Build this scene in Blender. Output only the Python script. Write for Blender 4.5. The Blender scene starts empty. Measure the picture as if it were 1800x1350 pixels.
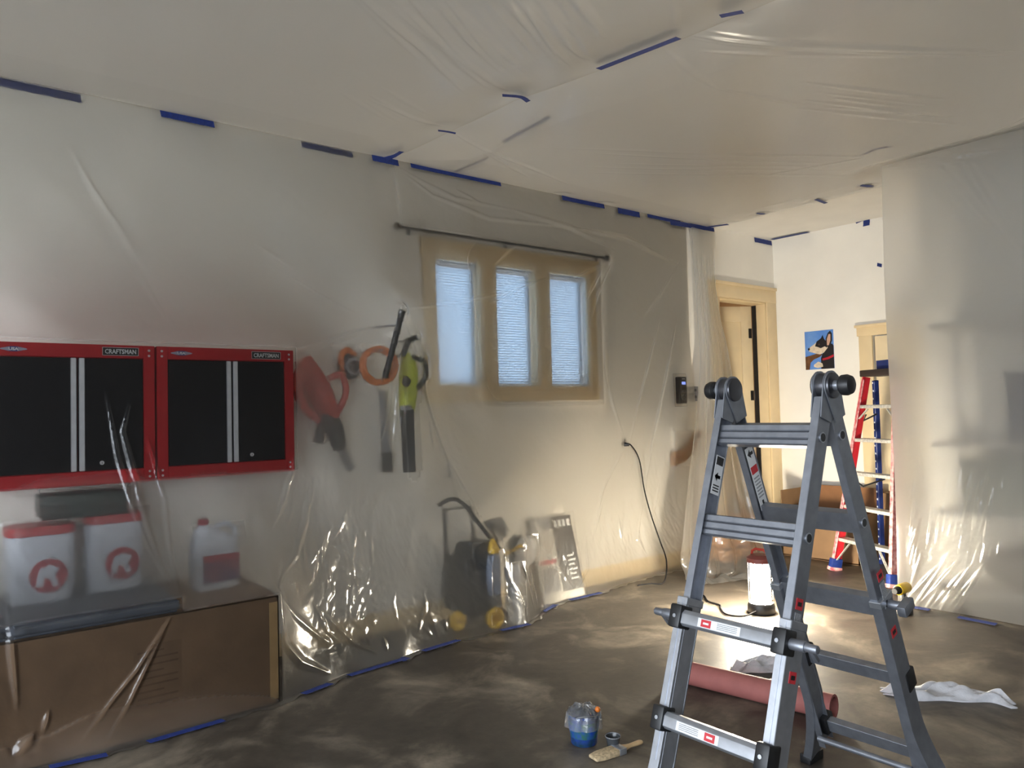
import bpy, bmesh, math, random
import numpy as np
from mathutils import Vector, Matrix

random.seed(7)
S = bpy.context.scene
COL = S.collection

# ------------------------------------------------------------------ camera
F_PX, YAW, PITCH, ROLL = 1339.1, 0.67605141, 0.03565187, -0.02481681
CAM = np.array([0.0, 0.0, 1.4])


def cam_axes():
    f = np.array([math.sin(YAW) * math.cos(PITCH), math.cos(YAW) * math.cos(PITCH), math.sin(PITCH)])
    r = np.array([math.cos(YAW), -math.sin(YAW), 0.0])
    u = np.cross(r, f)
    return (r * math.cos(ROLL) + u * math.sin(ROLL), -r * math.sin(ROLL) + u * math.cos(ROLL), f)


AX_R, AX_U, AX_F = cam_axes()
cd = bpy.data.cameras.new('camera')
cd.sensor_fit = 'HORIZONTAL'
cd.sensor_width = 36.0
cd.lens = 36.0 * F_PX / 1800.0
cd.clip_start = 0.05
cam = bpy.data.objects.new('camera', cd)
COL.objects.link(cam)
m3 = Matrix((AX_R, AX_U, -AX_F)).transposed()
cam.matrix_world = Matrix.Translation(CAM) @ m3.to_4x4()
S.camera = cam

# ------------------------------------------------------------------ world, exposure
W = bpy.data.worlds.new('overcast_daylight')
S.world = W
W.use_nodes = True
bg = W.node_tree.nodes['Background']
bg.inputs[0].default_value = (0.82, 0.90, 1.0, 1)
bg.inputs[1].default_value = 6.5
S.view_settings.view_transform = 'Standard'
S.view_settings.look = 'None'
S.view_settings.exposure = 0.48
S.view_settings.gamma = 1.0
S.view_settings.use_curve_mapping = False
LAMP_STRENGTH = 540.0
LAMP_COLOR = (1.0, 0.89, 0.70)

# room dimensions (metres): left wall at Y=WY, back wall at X=WX
WY, WX, CZ = 4.4, 7.03, 3.10
RX0, RY0 = -2.2, -3.0


def ray(u, v):
    return AX_R * ((u - 900) / F_PX) + AX_U * ((675 - v) / F_PX) + AX_F


def atY(u, v, y):
    r = ray(u, v)
    return Vector(CAM + r * ((y - CAM[1]) / r[1]))


def atX(u, v, x):
    r = ray(u, v)
    return Vector(CAM + r * ((x - CAM[0]) / r[0]))


def atZ(u, v, z):
    r = ray(u, v)
    return Vector(CAM + r * ((z - CAM[2]) / r[2]))


# ------------------------------------------------------------------ materials
def lin(h):
    h = h.lstrip('#')
    o = []
    for i in (0, 2, 4):
        c = int(h[i:i + 2], 16) / 255
        o.append(c / 12.92 if c <= 0.04045 else ((c + 0.055) / 1.055) ** 2.4)
    return tuple(o)


MATS = {}


def mat(name, col, rough=0.5, metal=0.0, var=0.06, scale=12.0, bump=0.0, bscale=80.0, spec=0.5, col2=None, coat=0.0):
    if name in MATS:
        return MATS[name]
    if isinstance(col, str):
        col = lin(col)
    m = bpy.data.materials.new(name)
    m.use_nodes = True
    nt = m.node_tree
    b = nt.nodes['Principled BSDF']
    b.inputs['Roughness'].default_value = rough
    b.inputs['Metallic'].default_value = metal
    b.inputs['Specular IOR Level'].default_value = spec
    b.inputs['Coat Weight'].default_value = coat
    tc = nt.nodes.new('ShaderNodeTexCoord')
    n = nt.nodes.new('ShaderNodeTexNoise')
    n.inputs['Scale'].default_value = scale
    n.inputs['Detail'].default_value = 5
    nt.links.new(tc.outputs['Object'], n.inputs['Vector'])
    r = nt.nodes.new('ShaderNodeValToRGB')
    lo = tuple(c * (1 - var * 2) for c in col) if col2 is None else (lin(col2) if isinstance(col2, str) else col2)
    hi = tuple(min(1, c * (1 + var)) for c in col)
    r.color_ramp.elements[0].position = 0.32
    r.color_ramp.elements[1].position = 0.68
    r.color_ramp.elements[0].color = (*lo, 1)
    r.color_ramp.elements[1].color = (*hi, 1)
    nt.links.new(n.outputs['Fac'], r.inputs['Fac'])
    nt.links.new(r.outputs['Color'], b.inputs['Base Color'])
    if bump > 0:
        n2 = nt.nodes.new('ShaderNodeTexNoise')
        n2.inputs['Scale'].default_value = bscale
        n2.inputs['Detail'].default_value = 4
        nt.links.new(tc.outputs['Object'], n2.inputs['Vector'])
        bp = nt.nodes.new('ShaderNodeBump')
        bp.inputs['Strength'].default_value = bump
        bp.inputs['Distance'].default_value = 0.01
        nt.links.new(n2.outputs['Fac'], bp.inputs['Height'])
        nt.links.new(bp.outputs['Normal'], b.inputs['Normal'])
    MATS[name] = m
    return m


def emis(name, col, strength):
    m = bpy.data.materials.new(name)
    m.use_nodes = True
    nt = m.node_tree
    nt.nodes.clear()
    o = nt.nodes.new('ShaderNodeOutputMaterial')
    e = nt.nodes.new('ShaderNodeEmission')
    e.inputs[0].default_value = (*col, 1)
    e.inputs[1].default_value = strength
    nt.links.new(e.outputs[0], o.inputs[0])
    return m


def plastic_film(name, tint=(0.99, 0.985, 0.97), trans=0.19, back=0.026, clear=0.05, rough_t=0.70, ior=1.06, gloss=0.30,
                 rough_g=0.17, bump=0.30, bscale=16.0):
    """milky polyethylene film: forward-scattering refraction, a translucent lobe, a weak matte lobe and a gloss."""
    m = bpy.data.materials.new(name)
    m.use_nodes = True
    nt = m.node_tree
    nt.nodes.clear()
    N = nt.nodes.new
    L = nt.links.new
    o = N('ShaderNodeOutputMaterial')
    tc = N('ShaderNodeTexCoord')
    ns = N('ShaderNodeTexNoise')
    ns.inputs['Scale'].default_value = bscale
    ns.inputs['Detail'].default_value = 3
    ns.inputs['Roughness'].default_value = 0.45
    L(tc.outputs['Object'], ns.inputs['Vector'])
    bp = N('ShaderNodeBump')
    bp.inputs['Strength'].default_value = bump
    bp.inputs['Distance'].default_value = 0.006
    L(ns.outputs['Fac'], bp.inputs['Height'])
    rf = N('ShaderNodeBsdfRefraction')
    rf.inputs['Color'].default_value = (*tint, 1)
    rf.inputs['Roughness'].default_value = rough_t
    rf.inputs['IOR'].default_value = ior
    tl = N('ShaderNodeBsdfTranslucent')
    tl.inputs['Color'].default_value = (*tint, 1)
    df = N('ShaderNodeBsdfDiffuse')
    df.inputs['Color'].default_value = (*tint, 1)
    tp = N('ShaderNodeBsdfTransparent')
    tp.inputs['Color'].default_value = (*tint, 1)
    gl = N('ShaderNodeBsdfGlossy')
    gl.inputs['Roughness'].default_value = rough_g
    gl.inputs['Color'].default_value = (1, 1, 1, 1)
    for s in (tl, df, gl, rf):
        L(bp.outputs['Normal'], s.inputs['Normal'])
    a = N('ShaderNodeMixShader')
    a.inputs[0].default_value = trans
    L(rf.outputs[0], a.inputs[1])
    L(tl.outputs[0], a.inputs[2])
    b = N('ShaderNodeMixShader')
    b.inputs[0].default_value = back
    L(a.outputs[0], b.inputs[1])
    L(df.outputs[0], b.inputs[2])
    c = N('ShaderNodeMixShader')
    at = N('ShaderNodeAttribute')
    at.attribute_name = 'cling'          # film lying flat on something is clearer there
    ma = N('ShaderNodeMath')
    ma.operation = 'MULTIPLY_ADD'
    ma.inputs[1].default_value = 0.85
    ma.inputs[2].default_value = clear
    L(at.outputs['Fac'], ma.inputs[0])
    L(ma.outputs[0], c.inputs[0])
    L(b.outputs[0], c.inputs[1])
    L(tp.outputs[0], c.inputs[2])
    fr = N('ShaderNodeFresnel')
    fr.inputs['IOR'].default_value = 1.5
    L(bp.outputs['Normal'], fr.inputs['Normal'])
    mu = N('ShaderNodeMath')
    mu.operation = 'MULTIPLY'
    mu.use_clamp = True
    mu.inputs[1].default_value = gloss * 4
    L(fr.outputs[0], mu.inputs[0])
    d = N('ShaderNodeMixShader')
    L(mu.outputs[0], d.inputs[0])
    L(c.outputs[0], d.inputs[1])
    L(gl.outputs[0], d.inputs[2])
    L(d.outputs[0], o.inputs[0])
    return m


def floor_material():
    m = bpy.data.materials.new('stained_concrete')
    m.use_nodes = True
    nt = m.node_tree
    b = nt.nodes['Principled BSDF']
    tc = nt.nodes.new('ShaderNodeTexCoord')
    n1 = nt.nodes.new('ShaderNodeTexNoise')
    n1.inputs['Scale'].default_value = 2.2
    n1.inputs['Detail'].default_value = 9
    n1.inputs['Roughness'].default_value = 0.62
    n1.inputs['Distortion'].default_value = 0.6
    r1 = nt.nodes.new('ShaderNodeValToRGB')
    e = r1.color_ramp.elements
    e[0].position, e[0].color = 0.30, (*lin('#312a22'), 1)
    e[1].position, e[1].color = 0.72, (*lin('#908169'), 1)
    x = e.new(0.5)
    x.color = (*lin('#4f4538'), 1)
    n2 = nt.nodes.new('ShaderNodeTexNoise')
    n2.inputs['Scale'].default_value = 16
    n2.inputs['Detail'].default_value = 8
    n2.inputs['Roughness'].default_value = 0.7
    mx = nt.nodes.new('ShaderNodeMixRGB')
    mx.blend_type = 'MULTIPLY'
    mx.inputs[0].default_value = 0.75
    nt.links.new(tc.outputs['Object'], n1.inputs['Vector'])
    nt.links.new(tc.outputs['Object'], n2.inputs['Vector'])
    nt.links.new(n1.outputs['Fac'], r1.inputs['Fac'])
    nt.links.new(r1.outputs['Color'], mx.inputs[1])
    r2_ = nt.nodes.new('ShaderNodeValToRGB')
    r2_.color_ramp.elements[0].position, r2_.color_ramp.elements[0].color = 0.30, (.55, .55, .55, 1)
    r2_.color_ramp.elements[1].position, r2_.color_ramp.elements[1].color = 0.72, (1, 1, 1, 1)
    nt.links.new(n2.outputs['Fac'], r2_.inputs['Fac'])
    nt.links.new(r2_.outputs['Color'], mx.inputs[2])
    hs = nt.nodes.new('ShaderNodeHueSaturation')
    hs.inputs['Saturation'].default_value = 0.72
    nt.links.new(mx.outputs[0], hs.inputs['Color'])
    nt.links.new(hs.outputs[0], b.inputs['Base Color'])
    mr = nt.nodes.new('ShaderNodeMapRange')
    mr.inputs['To Min'].default_value = 0.34
    mr.inputs['To Max'].default_value = 0.62
    nt.links.new(n1.outputs['Fac'], mr.inputs['Value'])
    nt.links.new(mr.outputs[0], b.inputs['Roughness'])
    bp = nt.nodes.new('ShaderNodeBump')
    bp.inputs['Strength'].default_value = 0.12
    bp.inputs['Distance'].default_value = 0.01
    nt.links.new(n2.outputs['Fac'], bp.inputs['Height'])
    nt.links.new(bp.outputs['Normal'], b.inputs['Normal'])
    return m


M_WALL = mat('wall_paint', (0.84, 0.805, 0.735), 0.7, var=0.02, scale=3, bump=0.12, bscale=160)
M_CEIL = mat('ceiling_paint', (0.80, 0.775, 0.73), 0.8, var=0.02, scale=3, bump=0.1, bscale=120)
M_TRIM = mat('tan_trim_paint', (0.76, 0.60, 0.36), 0.45, var=0.03, scale=6)
M_DOOR = mat('tan_door_paint', (0.80, 0.66, 0.43), 0.4, var=0.03, scale=6)
M_WHITE = mat('white_vinyl', (0.82, 0.83, 0.85), 0.4, var=0.02)
M_FLOOR = floor_material()
M_TAPE = mat('blue_masking_tape', (0.008, 0.028, 0.18), 0.6, var=0.12, scale=60, bump=0.2, bscale=300)
M_RED = mat('red_enamel', (0.42, 0.004, 0.012), 0.35, var=0.03, scale=8)
M_CHAR = mat('charcoal_enamel', (0.008, 0.0085, 0.011), 0.45, var=0.1, scale=20, spec=0.12)
M_ALU = mat('brushed_aluminium', (0.80, 0.82, 0.86), 0.35, 0.6, var=0.03, scale=30)
M_BLACK = mat('black_plastic', (0.012, 0.012, 0.013), 0.42, var=0.15, scale=40)
M_CARD = mat('cardboard', (0.22, 0.135, 0.075), 0.8, var=0.06, scale=7, bump=0.1, bscale=60)
M_INK = mat('printed_ink', (0.155, 0.09, 0.05), 0.8, var=0.1)
M_JUG = mat('white_jug_plastic', (0.62, 0.66, 0.74), 0.4, var=0.02)
M_LIDRED = mat('red_lid_plastic', (0.45, 0.03, 0.04), 0.4)
M_EMB = mat('red_emblem_print', (0.42, 0.04, 0.06), 0.5)
M_SLATE = mat('slate_blue_plastic', (0.07, 0.085, 0.115), 0.45, var=0.1, scale=20)
M_DGREEN = mat('dark_green_case', (0.012, 0.03, 0.028), 0.5)
M_LIME = mat('lime_plastic', (0.55, 0.62, 0.02), 0.4)
M_ORANGE = mat('orange_plastic', (0.62, 0.16, 0.015), 0.5)
M_TOOLRED = mat('red_tool_plastic', (0.50, 0.05, 0.03), 0.4)
M_YEL = mat('yellow_plastic', (0.75, 0.46, 0.01), 0.4)
M_GREY = mat('grey_plastic', (0.25, 0.25, 0.26), 0.5)
M_BLUEGREY = mat('blue_grey_tank', (0.30, 0.36, 0.50), 0.35)
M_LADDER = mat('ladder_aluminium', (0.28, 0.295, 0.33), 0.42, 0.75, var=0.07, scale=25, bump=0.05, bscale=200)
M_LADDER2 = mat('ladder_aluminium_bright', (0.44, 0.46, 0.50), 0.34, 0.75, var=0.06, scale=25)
M_STICK = mat('white_sticker', (0.72, 0.73, 0.74), 0.5, var=0.03)
M_STICKR = mat('red_sticker', (0.55, 0.03, 0.04), 0.5)
M_TEXTG = mat('grey_fine_print', (0.30, 0.31, 0.33), 0.6, var=0.2, scale=200)
M_ROSIN = mat('red_rosin_paper', (0.36, 0.12, 0.105), 0.75, var=0.05, scale=14)
M_CLOTH = mat('white_cloth', (0.66, 0.66, 0.69), 0.9, var=0.05, scale=30, bump=0.3, bscale=120)
M_WOOD = mat('brown_wood', (0.36, 0.17, 0.06), 0.5, var=0.15, scale=18)
M_FIBRED = mat('red_fibreglass', (0.50, 0.02, 0.03), 0.4, var=0.08, scale=20)
M_FIBPINK = mat('reflection_pink_fibreglass', (0.62, 0.36, 0.34), 0.6, var=0.25, scale=30, col2=(0.36, 0.07, 0.09))  # pale reflections on the red rails put into the colour
M_FIBBLUE = mat('navy_fibreglass', (0.012, 0.028, 0.14), 0.4)
M_STEP = mat('paint_spattered_aluminium', (0.62, 0.60, 0.55), 0.5, 0.4, var=0.15, scale=60)
M_BRISTLE = mat('brush_bristle', (0.55, 0.42, 0.25), 0.8, var=0.2, scale=90)
M_HANDLE = mat('varnished_handle_wood', (0.55, 0.38, 0.20), 0.4, var=0.1, scale=30)
M_CAN = mat('blue_can_label', (0.015, 0.05, 0.26), 0.4, col2=(0.012, 0.04, 0.05), scale=30)
M_CORD = mat('black_rubber_cord', (0.012, 0.012, 0.013), 0.85, var=0.1, spec=0.1)
M_ROD = mat('bronze_rod', (0.02, 0.015, 0.012), 0.35, 0.6)
M_FILM = plastic_film('milky_wall_film')
M_FILMC = plastic_film('milky_ceiling_film', gloss=0.16, rough_g=0.25, bump=0.08, trans=0.35, back=.10)
M_FILMR = plastic_film('milky_hung_film', trans=0.50, rough_t=0.95, ior=1.12, clear=0.0, back=0.06)
M_LINER = plastic_film('clear_liner_film', trans=0.25, back=0.15, clear=0.35, rough_t=0.2, ior=1.08, gloss=0.4, bump=0.4, bscale=40)


# ------------------------------------------------------------------ mesh helpers
class MB:
    def __init__(s):
        s.v, s.f = [], []

    def add(s, vs, fs):
        b = len(s.v)
        s.v += [Vector(p) for p in vs]
        s.f += [tuple(i + b for i in f) for f in fs]
        return s

    def box(s, lo, hi):
        x0, y0, z0 = lo
        x1, y1, z1 = hi
        return s.add([(x0, y0, z0), (x1, y0, z0), (x1, y1, z0), (x0, y1, z0), (x0, y0, z1), (x1, y0, z1), (x1, y1, z1), (x0, y1, z1)],
                     [(3, 2, 1, 0), (4, 5, 6, 7), (0, 1, 5, 4), (1, 2, 6, 5), (2, 3, 7, 6), (3, 0, 4, 7)])

    def obox(s, c, ax, ay, az):
        """box of centre c and half-extent vectors"""
        c, ax, ay, az = Vector(c), Vector(ax), Vector(ay), Vector(az)
        vs = [c + ax * i + ay * j + az * k for k in (-1, 1) for (i, j) in ((-1, -1), (1, -1), (1, 1), (-1, 1))]
        fs = [(3, 2, 1, 0), (4, 5, 6, 7), (0, 1, 5, 4), (1, 2, 6, 5), (2, 3, 7, 6), (3, 0, 4, 7)]
        return s.add(vs, fs)

    def bar(s, p0, p1, w, h, up=(0, 0, 1)):
        p0, p1 = Vector(p0), Vector(p1)
        d = (p1 - p0)
        n = d.normalized()
        sd = n.cross(Vector(up)).normalized()
        u2 = sd.cross(n)
        return s.obox((p0 + p1) / 2, d / 2, sd * w / 2, u2 * h / 2)

    def cyl(s, p0, p1, r0, r1=None, n=18, caps=True):
        r1 = r0 if r1 is None else r1
        p0, p1 = Vector(p0), Vector(p1)
        d = (p1 - p0).normalized()
        a = d.orthogonal().normalized()
        b = d.cross(a)
        vs = []
        for p, r in ((p0, r0), (p1, r1)):
            for i in range(n):
                t = 2 * math.pi * i / n
                vs.append(p + (a * math.cos(t) + b * math.sin(t)) * r)
        fs = [(i, (i + 1) % n, n + (i + 1) % n, n + i) for i in range(n)]
        if caps:
            fs += [tuple(range(n - 1, -1, -1)), tuple(range(n, 2 * n))]
        return s.add(vs, fs)

    def tube(s, pts, r, n=8):
        pts = [Vector(p) for p in pts]
        rs = r if isinstance(r, (list, tuple)) else [r] * len(pts)
        vs, fs = [], []
        a = None
        for i, p in enumerate(pts):
            t = (pts[min(i + 1, len(pts) - 1)] - pts[max(i - 1, 0)]).normalized()
            if a is None:
                a = t.orthogonal().normalized()
            else:
                a = (a - t * a.dot(t)).normalized()
            b = t.cross(a)
            for k in range(n):
                q = 2 * math.pi * k / n
                vs.append(p + (a * math.cos(q) + b * math.sin(q)) * rs[i])
        for i in range(len(pts) - 1):
            for k in range(n):
                fs.append((i * n + k, i * n + (k + 1) % n, (i + 1) * n + (k + 1) % n, (i + 1) * n + k))
        fs += [tuple(range(n - 1, -1, -1)), tuple(range((len(pts) - 1) * n, len(pts) * n))]
        return s.add(vs, fs)

    def lathe(s, prof, o=(0, 0, 0), n=28, axis=(0, 0, 1)):
        o, d = Vector(o), Vector(axis).normalized()
        a = d.orthogonal().normalized()
        b = d.cross(a)
        vs, fs = [], []
        for r, z in prof:
            for i in range(n):
                t = 2 * math.pi * i / n
                vs.append(o + d * z + (a * math.cos(t) + b * math.sin(t)) * max(r, 1e-4))
        for j in range(len(prof) - 1):
            for i in range(n):
                fs.append((j * n + i, j * n + (i + 1) % n, (j + 1) * n + (i + 1) % n, (j + 1) * n + i))
        return s.add(vs, fs)

    def prism(s, poly, o, ux, uy, dep):
        o, ux, uy, dep = Vector(o), Vector(ux), Vector(uy), Vector(dep)
        n = len(poly)
        p = [o + ux * x + uy * y for x, y in poly]
        vs = p + [q + dep for q in p]
        fs = [tuple(range(n - 1, -1, -1)), tuple(range(n, 2 * n))]
        fs += [(i, (i + 1) % n, n + (i + 1) % n, n + i) for i in range(n)]
        return s.add(vs, fs)

    def ball(s, c, r, n=14, sc=(1, 1, 1)):
        c = Vector(c)
        vs, fs = [], []
        m = n // 2
        for j in range(m + 1):
            ph = math.pi * j / m
            for i in range(n):
                t = 2 * math.pi * i / n
                vs.append(c + Vector((math.sin(ph) * math.cos(t) * sc[0], math.sin(ph) * math.sin(t) * sc[1], math.cos(ph) * sc[2])) * r)
        for j in range(m):
            for i in range(n):
                fs.append((j * n + i, (j + 1) * n + i, (j + 1) * n + (i + 1) % n, j * n + (i + 1) % n))
        return s.add(vs, fs)

    def torus(s, c, R, r, ax=(0, 0, 1), n=32, k=8):
        c, d = Vector(c), Vector(ax).normalized()
        a = d.orthogonal().normalized()
        b = d.cross(a)
        vs, fs = [], []
        for i in range(n):
            t = 2 * math.pi * i / n
            e = a * math.cos(t) + b * math.sin(t)
            for j in range(k):
                q = 2 * math.pi * j / k
                vs.append(c + e * (R + r * math.cos(q)) + d * r * math.sin(q))
        for i in range(n):
            for j in range(k):
                fs.append((i * k + j, ((i + 1) % n) * k + j, ((i + 1) % n) * k + (j + 1) % k, i * k + (j + 1) % k))
        return s.add(vs, fs)

    def build(s, name, material, parent=None, bevel=0.0, seg=2, origin=None, ang=35):
        """one mesh object; parent: a thing or one of its parts; origin: base of a top-level mesh"""
        off = Vector((0, 0, 0))
        if parent is not None:
            off = root_loc(parent)
        else:
            if origin is None:
                xs = [p.x for p in s.v]
                ys = [p.y for p in s.v]
                zs = [p.z for p in s.v]
                origin = ((min(xs) + max(xs)) / 2, (min(ys) + max(ys)) / 2, min(zs))
            off = Vector(origin)
        me = bpy.data.meshes.new(name)
        me.from_pydata([tuple(p - off) for p in s.v], [], s.f)
        bm = bmesh.new()
        bm.from_mesh(me)
        bmesh.ops.recalc_face_normals(bm, faces=bm.faces)
        if bevel > 0:
            ed = [e for e in bm.edges if len(e.link_faces) == 2 and e.calc_face_angle(0) > 0.6]
            bmesh.ops.bevel(bm, geom=ed, offset=bevel, segments=seg, affect='EDGES', profile=0.5, clamp_overlap=True)
        bm.to_mesh(me)
        bm.free()
        me.polygons.foreach_set('use_smooth', [True] * len(me.polygons))
        me.set_sharp_from_angle(angle=math.radians(ang))
        me.materials.append(material)
        o = bpy.data.objects.new(name, me)
        COL.objects.link(o)
        if parent is not None:
            o.parent = parent
        else:
            o.location = off
        return o


def root_loc(o):
    while o.parent is not None:
        o = o.parent
    return Vector(o.location)


def tag(o, label=None, cat=None, group=None, kind=None):
    if label:
        o['label'] = label
    if cat:
        o['category'] = cat
    if group:
        o['group'] = group
    if kind:
        o['kind'] = kind
    return o


def thing(name, loc, label, cat, group=None):
    o = bpy.data.objects.new(name, None)
    o.empty_display_size = 0.1
    o.location = loc
    COL.objects.link(o)
    return tag(o, label, cat, group)


def struct(o, kind='structure'):
    o['kind'] = kind
    return o


def text_mesh(name, txt, size, o, ux, uy, material, parent, depth=0.0015, width=None, bold=0.0):
    """lettering as a mesh; o: left end of the baseline, ux/uy: text axes"""
    cu = bpy.data.curves.new(name, 'FONT')
    cu.body = txt
    cu.size = size
    cu.extrude = depth
    cu.offset = bold
    cu.resolution_u = 2
    ob = bpy.data.objects.new(name + '_tmp', cu)
    COL.objects.link(ob)
    bpy.context.view_layer.update()
    me = bpy.data.meshes.new_from_object(ob.evaluated_get(bpy.context.evaluated_depsgraph_get()))
    bpy.data.objects.remove(ob)
    bpy.data.curves.remove(cu)
    ux, uy = Vector(ux).normalized(), Vector(uy).normalized()
    uz = ux.cross(uy)
    xs = [v.co.x for v in me.vertices] or [0, 1]
    k = 1.0 if width is None else width / max(1e-6, (max(xs) - min(xs)))
    x0 = min(xs)
    base = Vector(o) - root_loc(parent)
    for v in me.vertices:
        c = v.co.copy()
        v.co = base + ux * ((c.x - x0) * k) + uy * c.y + uz * c.z
    me.materials.clear()
    me.materials.append(material)
    ob = bpy.data.objects.new(name, me)
    COL.objects.link(ob)
    ob.parent = parent
    return ob


def wobble(pts, steps=8):
    """Catmull-Rom through points"""
    P = [Vector(p) for p in pts]
    P = [P[0] * 2 - P[1]] + P + [P[-1] * 2 - P[-2]]
    out = []
    for i in range(1, len(P) - 2):
        for k in range(steps):
            t = k / steps
            a, b, c, d = P[i - 1], P[i], P[i + 1], P[i + 2]
            out.append(0.5 * ((2 * b) + (c - a) * t + (2 * a - 5 * b + 4 * c - d) * t * t + (3 * b - a - 3 * c + d) * t ** 3))
    out.append(P[-2])
    return out


# ------------------------------------------------------------------ the room
def wall_with_holes(name, material, axis, at0, at1, a0, a1, z0, z1, holes):
    """wall slab; axis 'x': runs along X between Y=at0..at1, axis 'y': runs along Y between X=at0..at1"""
    m = MB()

    def blk(p, q, r, t):
        if q - p < 1e-4 or t - r < 1e-4:
            return
        if axis == 'x':
            m.box((p, at0, r), (q, at1, t))
        else:
            m.box((at0, p, r), (at1, q, t))
    cur = a0
    for (h0, h1, hz0, hz1) in sorted(holes):
        blk(cur, h0, z0, z1)
        blk(h0, h1, z0, hz0)
        blk(h0, h1, hz1, z1)
        cur = h1
    blk(cur, a1, z0, z1)
    return struct(m.build(name, material))


WIN = (2.862, 4.312, 1.576, 2.462)
DOOR1 = (6.07, 6.86, 0.0, 2.44)
DOOR2 = (2.55, 3.40, 0.0, 2.02)
struct(MB().box((RX0 - .2, RY0 - .2, -0.12), (WX + 1.0, WY + 2.4, 0.0)).build('floor', M_FLOOR))
struct(MB().box((RX0 - .2, RY0 - .2, CZ), (WX + .2, WY + .15, CZ + 0.12)).build('ceiling', M_CEIL))
wall_with_holes('wall_left', M_WALL, 'x', WY, WY + .15, RX0 - .15, WX + .12, 0, CZ, [WIN, DOOR1])
wall_with_holes('wall_back', M_WALL, 'y', WX, WX + .12, RY0, WY, 0, CZ, [DOOR2])
wall_with_holes('wall_right', mat('shade_darkened_wall', (0.11, 0.10, 0.09), .8), 'x', RY0 - .15, RY0, RX0 - .15, WX + .12, 0, CZ, [])  # unseen wall, colour darkened to cut fill light and ladder reflections
GAR = (-2.6, 3.2, 0.0, 2.55)
struct(MB().box((5.96, RY0, 0), (6.02, 2.50, CZ)).build('wall_added_backdrop', mat('backdrop_wall_paint', (0.55, 0.535, 0.49), .8)))  # added wall behind the hung film, sets how bright the film looks
wall_with_holes('wall_front', M_WALL, 'y', RX0 - .15, RX0, RY0, WY, 0, CZ, [GAR])
# portal in the open garage door lets the daylight sampler find the sky
pl = bpy.data.lights.new('garage_opening_portal', 'AREA')
pl.shape = 'RECTANGLE'
pl.size, pl.size_y = GAR[3] - GAR[2], GAR[1] - GAR[0]
pl.cycles.is_portal = True
po = bpy.data.objects.new('garage_opening_portal', pl)
po.location = (RX0 - .07, (GAR[0] + GAR[1]) / 2, (GAR[2] + GAR[3]) / 2)
po.rotation_euler = (0, -math.pi / 2, 0)
COL.objects.link(po)
# driveway outside the open garage door
struct(MB().box((RX0 - 6, -6, -0.14), (RX0 - .2, 6, -0.02)).build('ground_outside', mat('driveway_concrete', (0.42, 0.41, 0.39), 0.9)))

# room beyond the left door
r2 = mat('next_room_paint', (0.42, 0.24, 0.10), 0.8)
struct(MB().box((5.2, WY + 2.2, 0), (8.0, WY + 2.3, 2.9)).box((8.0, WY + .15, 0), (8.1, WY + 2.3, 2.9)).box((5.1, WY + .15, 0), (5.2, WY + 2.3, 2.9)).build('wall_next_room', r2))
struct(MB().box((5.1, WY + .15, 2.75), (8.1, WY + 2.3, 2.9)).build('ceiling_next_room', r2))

# ---- window
wn = thing('window_1', ((WIN[0] + WIN[1]) / 2, WY, WIN[2]), None, None)
struct(wn)
m = MB().box((2.75, WY - .022, 2.462), (4.425, WY, 2.585)).box((2.735, WY - .035, 2.575), (4.44, WY, 2.60))
m.build('head_casing', M_TRIM, wn, .004)
for a, b in ((2.762, 2.862), (4.312, 4.412)):
    MB().box((a, WY - .02, 1.576), (b, WY, 2.462)).build('side_casing', M_TRIM, wn, .003)
for a, b in ((3.241, 3.391), (3.769, 3.913)):
    MB().box((a, WY - .02, 1.576), (b, WY + .12, 2.462)).build('mullion', M_TRIM, wn, .003)
MB().box((2.735, WY - .032, 1.556), (4.44, WY + .12, 1.585)).build('window_sill', M_TRIM, wn, .005)
MB().box((2.755, WY - .022, 1.474), (4.42, WY, 1.556)).build('apron', M_TRIM, wn, .003)
m_glass = plastic_film('window_glass', tint=(.95, .97, 1), trans=0.0, back=0, clear=0.94, rough_t=.02, ior=1.02, gloss=.12, rough_g=.03, bump=0)
m_blind = bpy.data.materials.new('white_blind_slat')
m_blind.use_nodes = True
_b = m_blind.node_tree.nodes['Principled BSDF']
_nt = m_blind.node_tree
_t = _nt.nodes.new('ShaderNodeBsdfTranslucent')
_t.inputs[0].default_value = (.52, .60, .66, 1)
_b.inputs['Base Color'].default_value = (.85, .88, .92, 1)
_mx = _nt.nodes.new('ShaderNodeMixShader')
_mx.inputs[0].default_value = .5
_nt.links.new(_b.outputs[0], _mx.inputs[1])
_nt.links.new(_t.outputs[0], _mx.inputs[2])
_nt.links.new(_mx.outputs[0], _nt.nodes['Material Output'].inputs[0])
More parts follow.
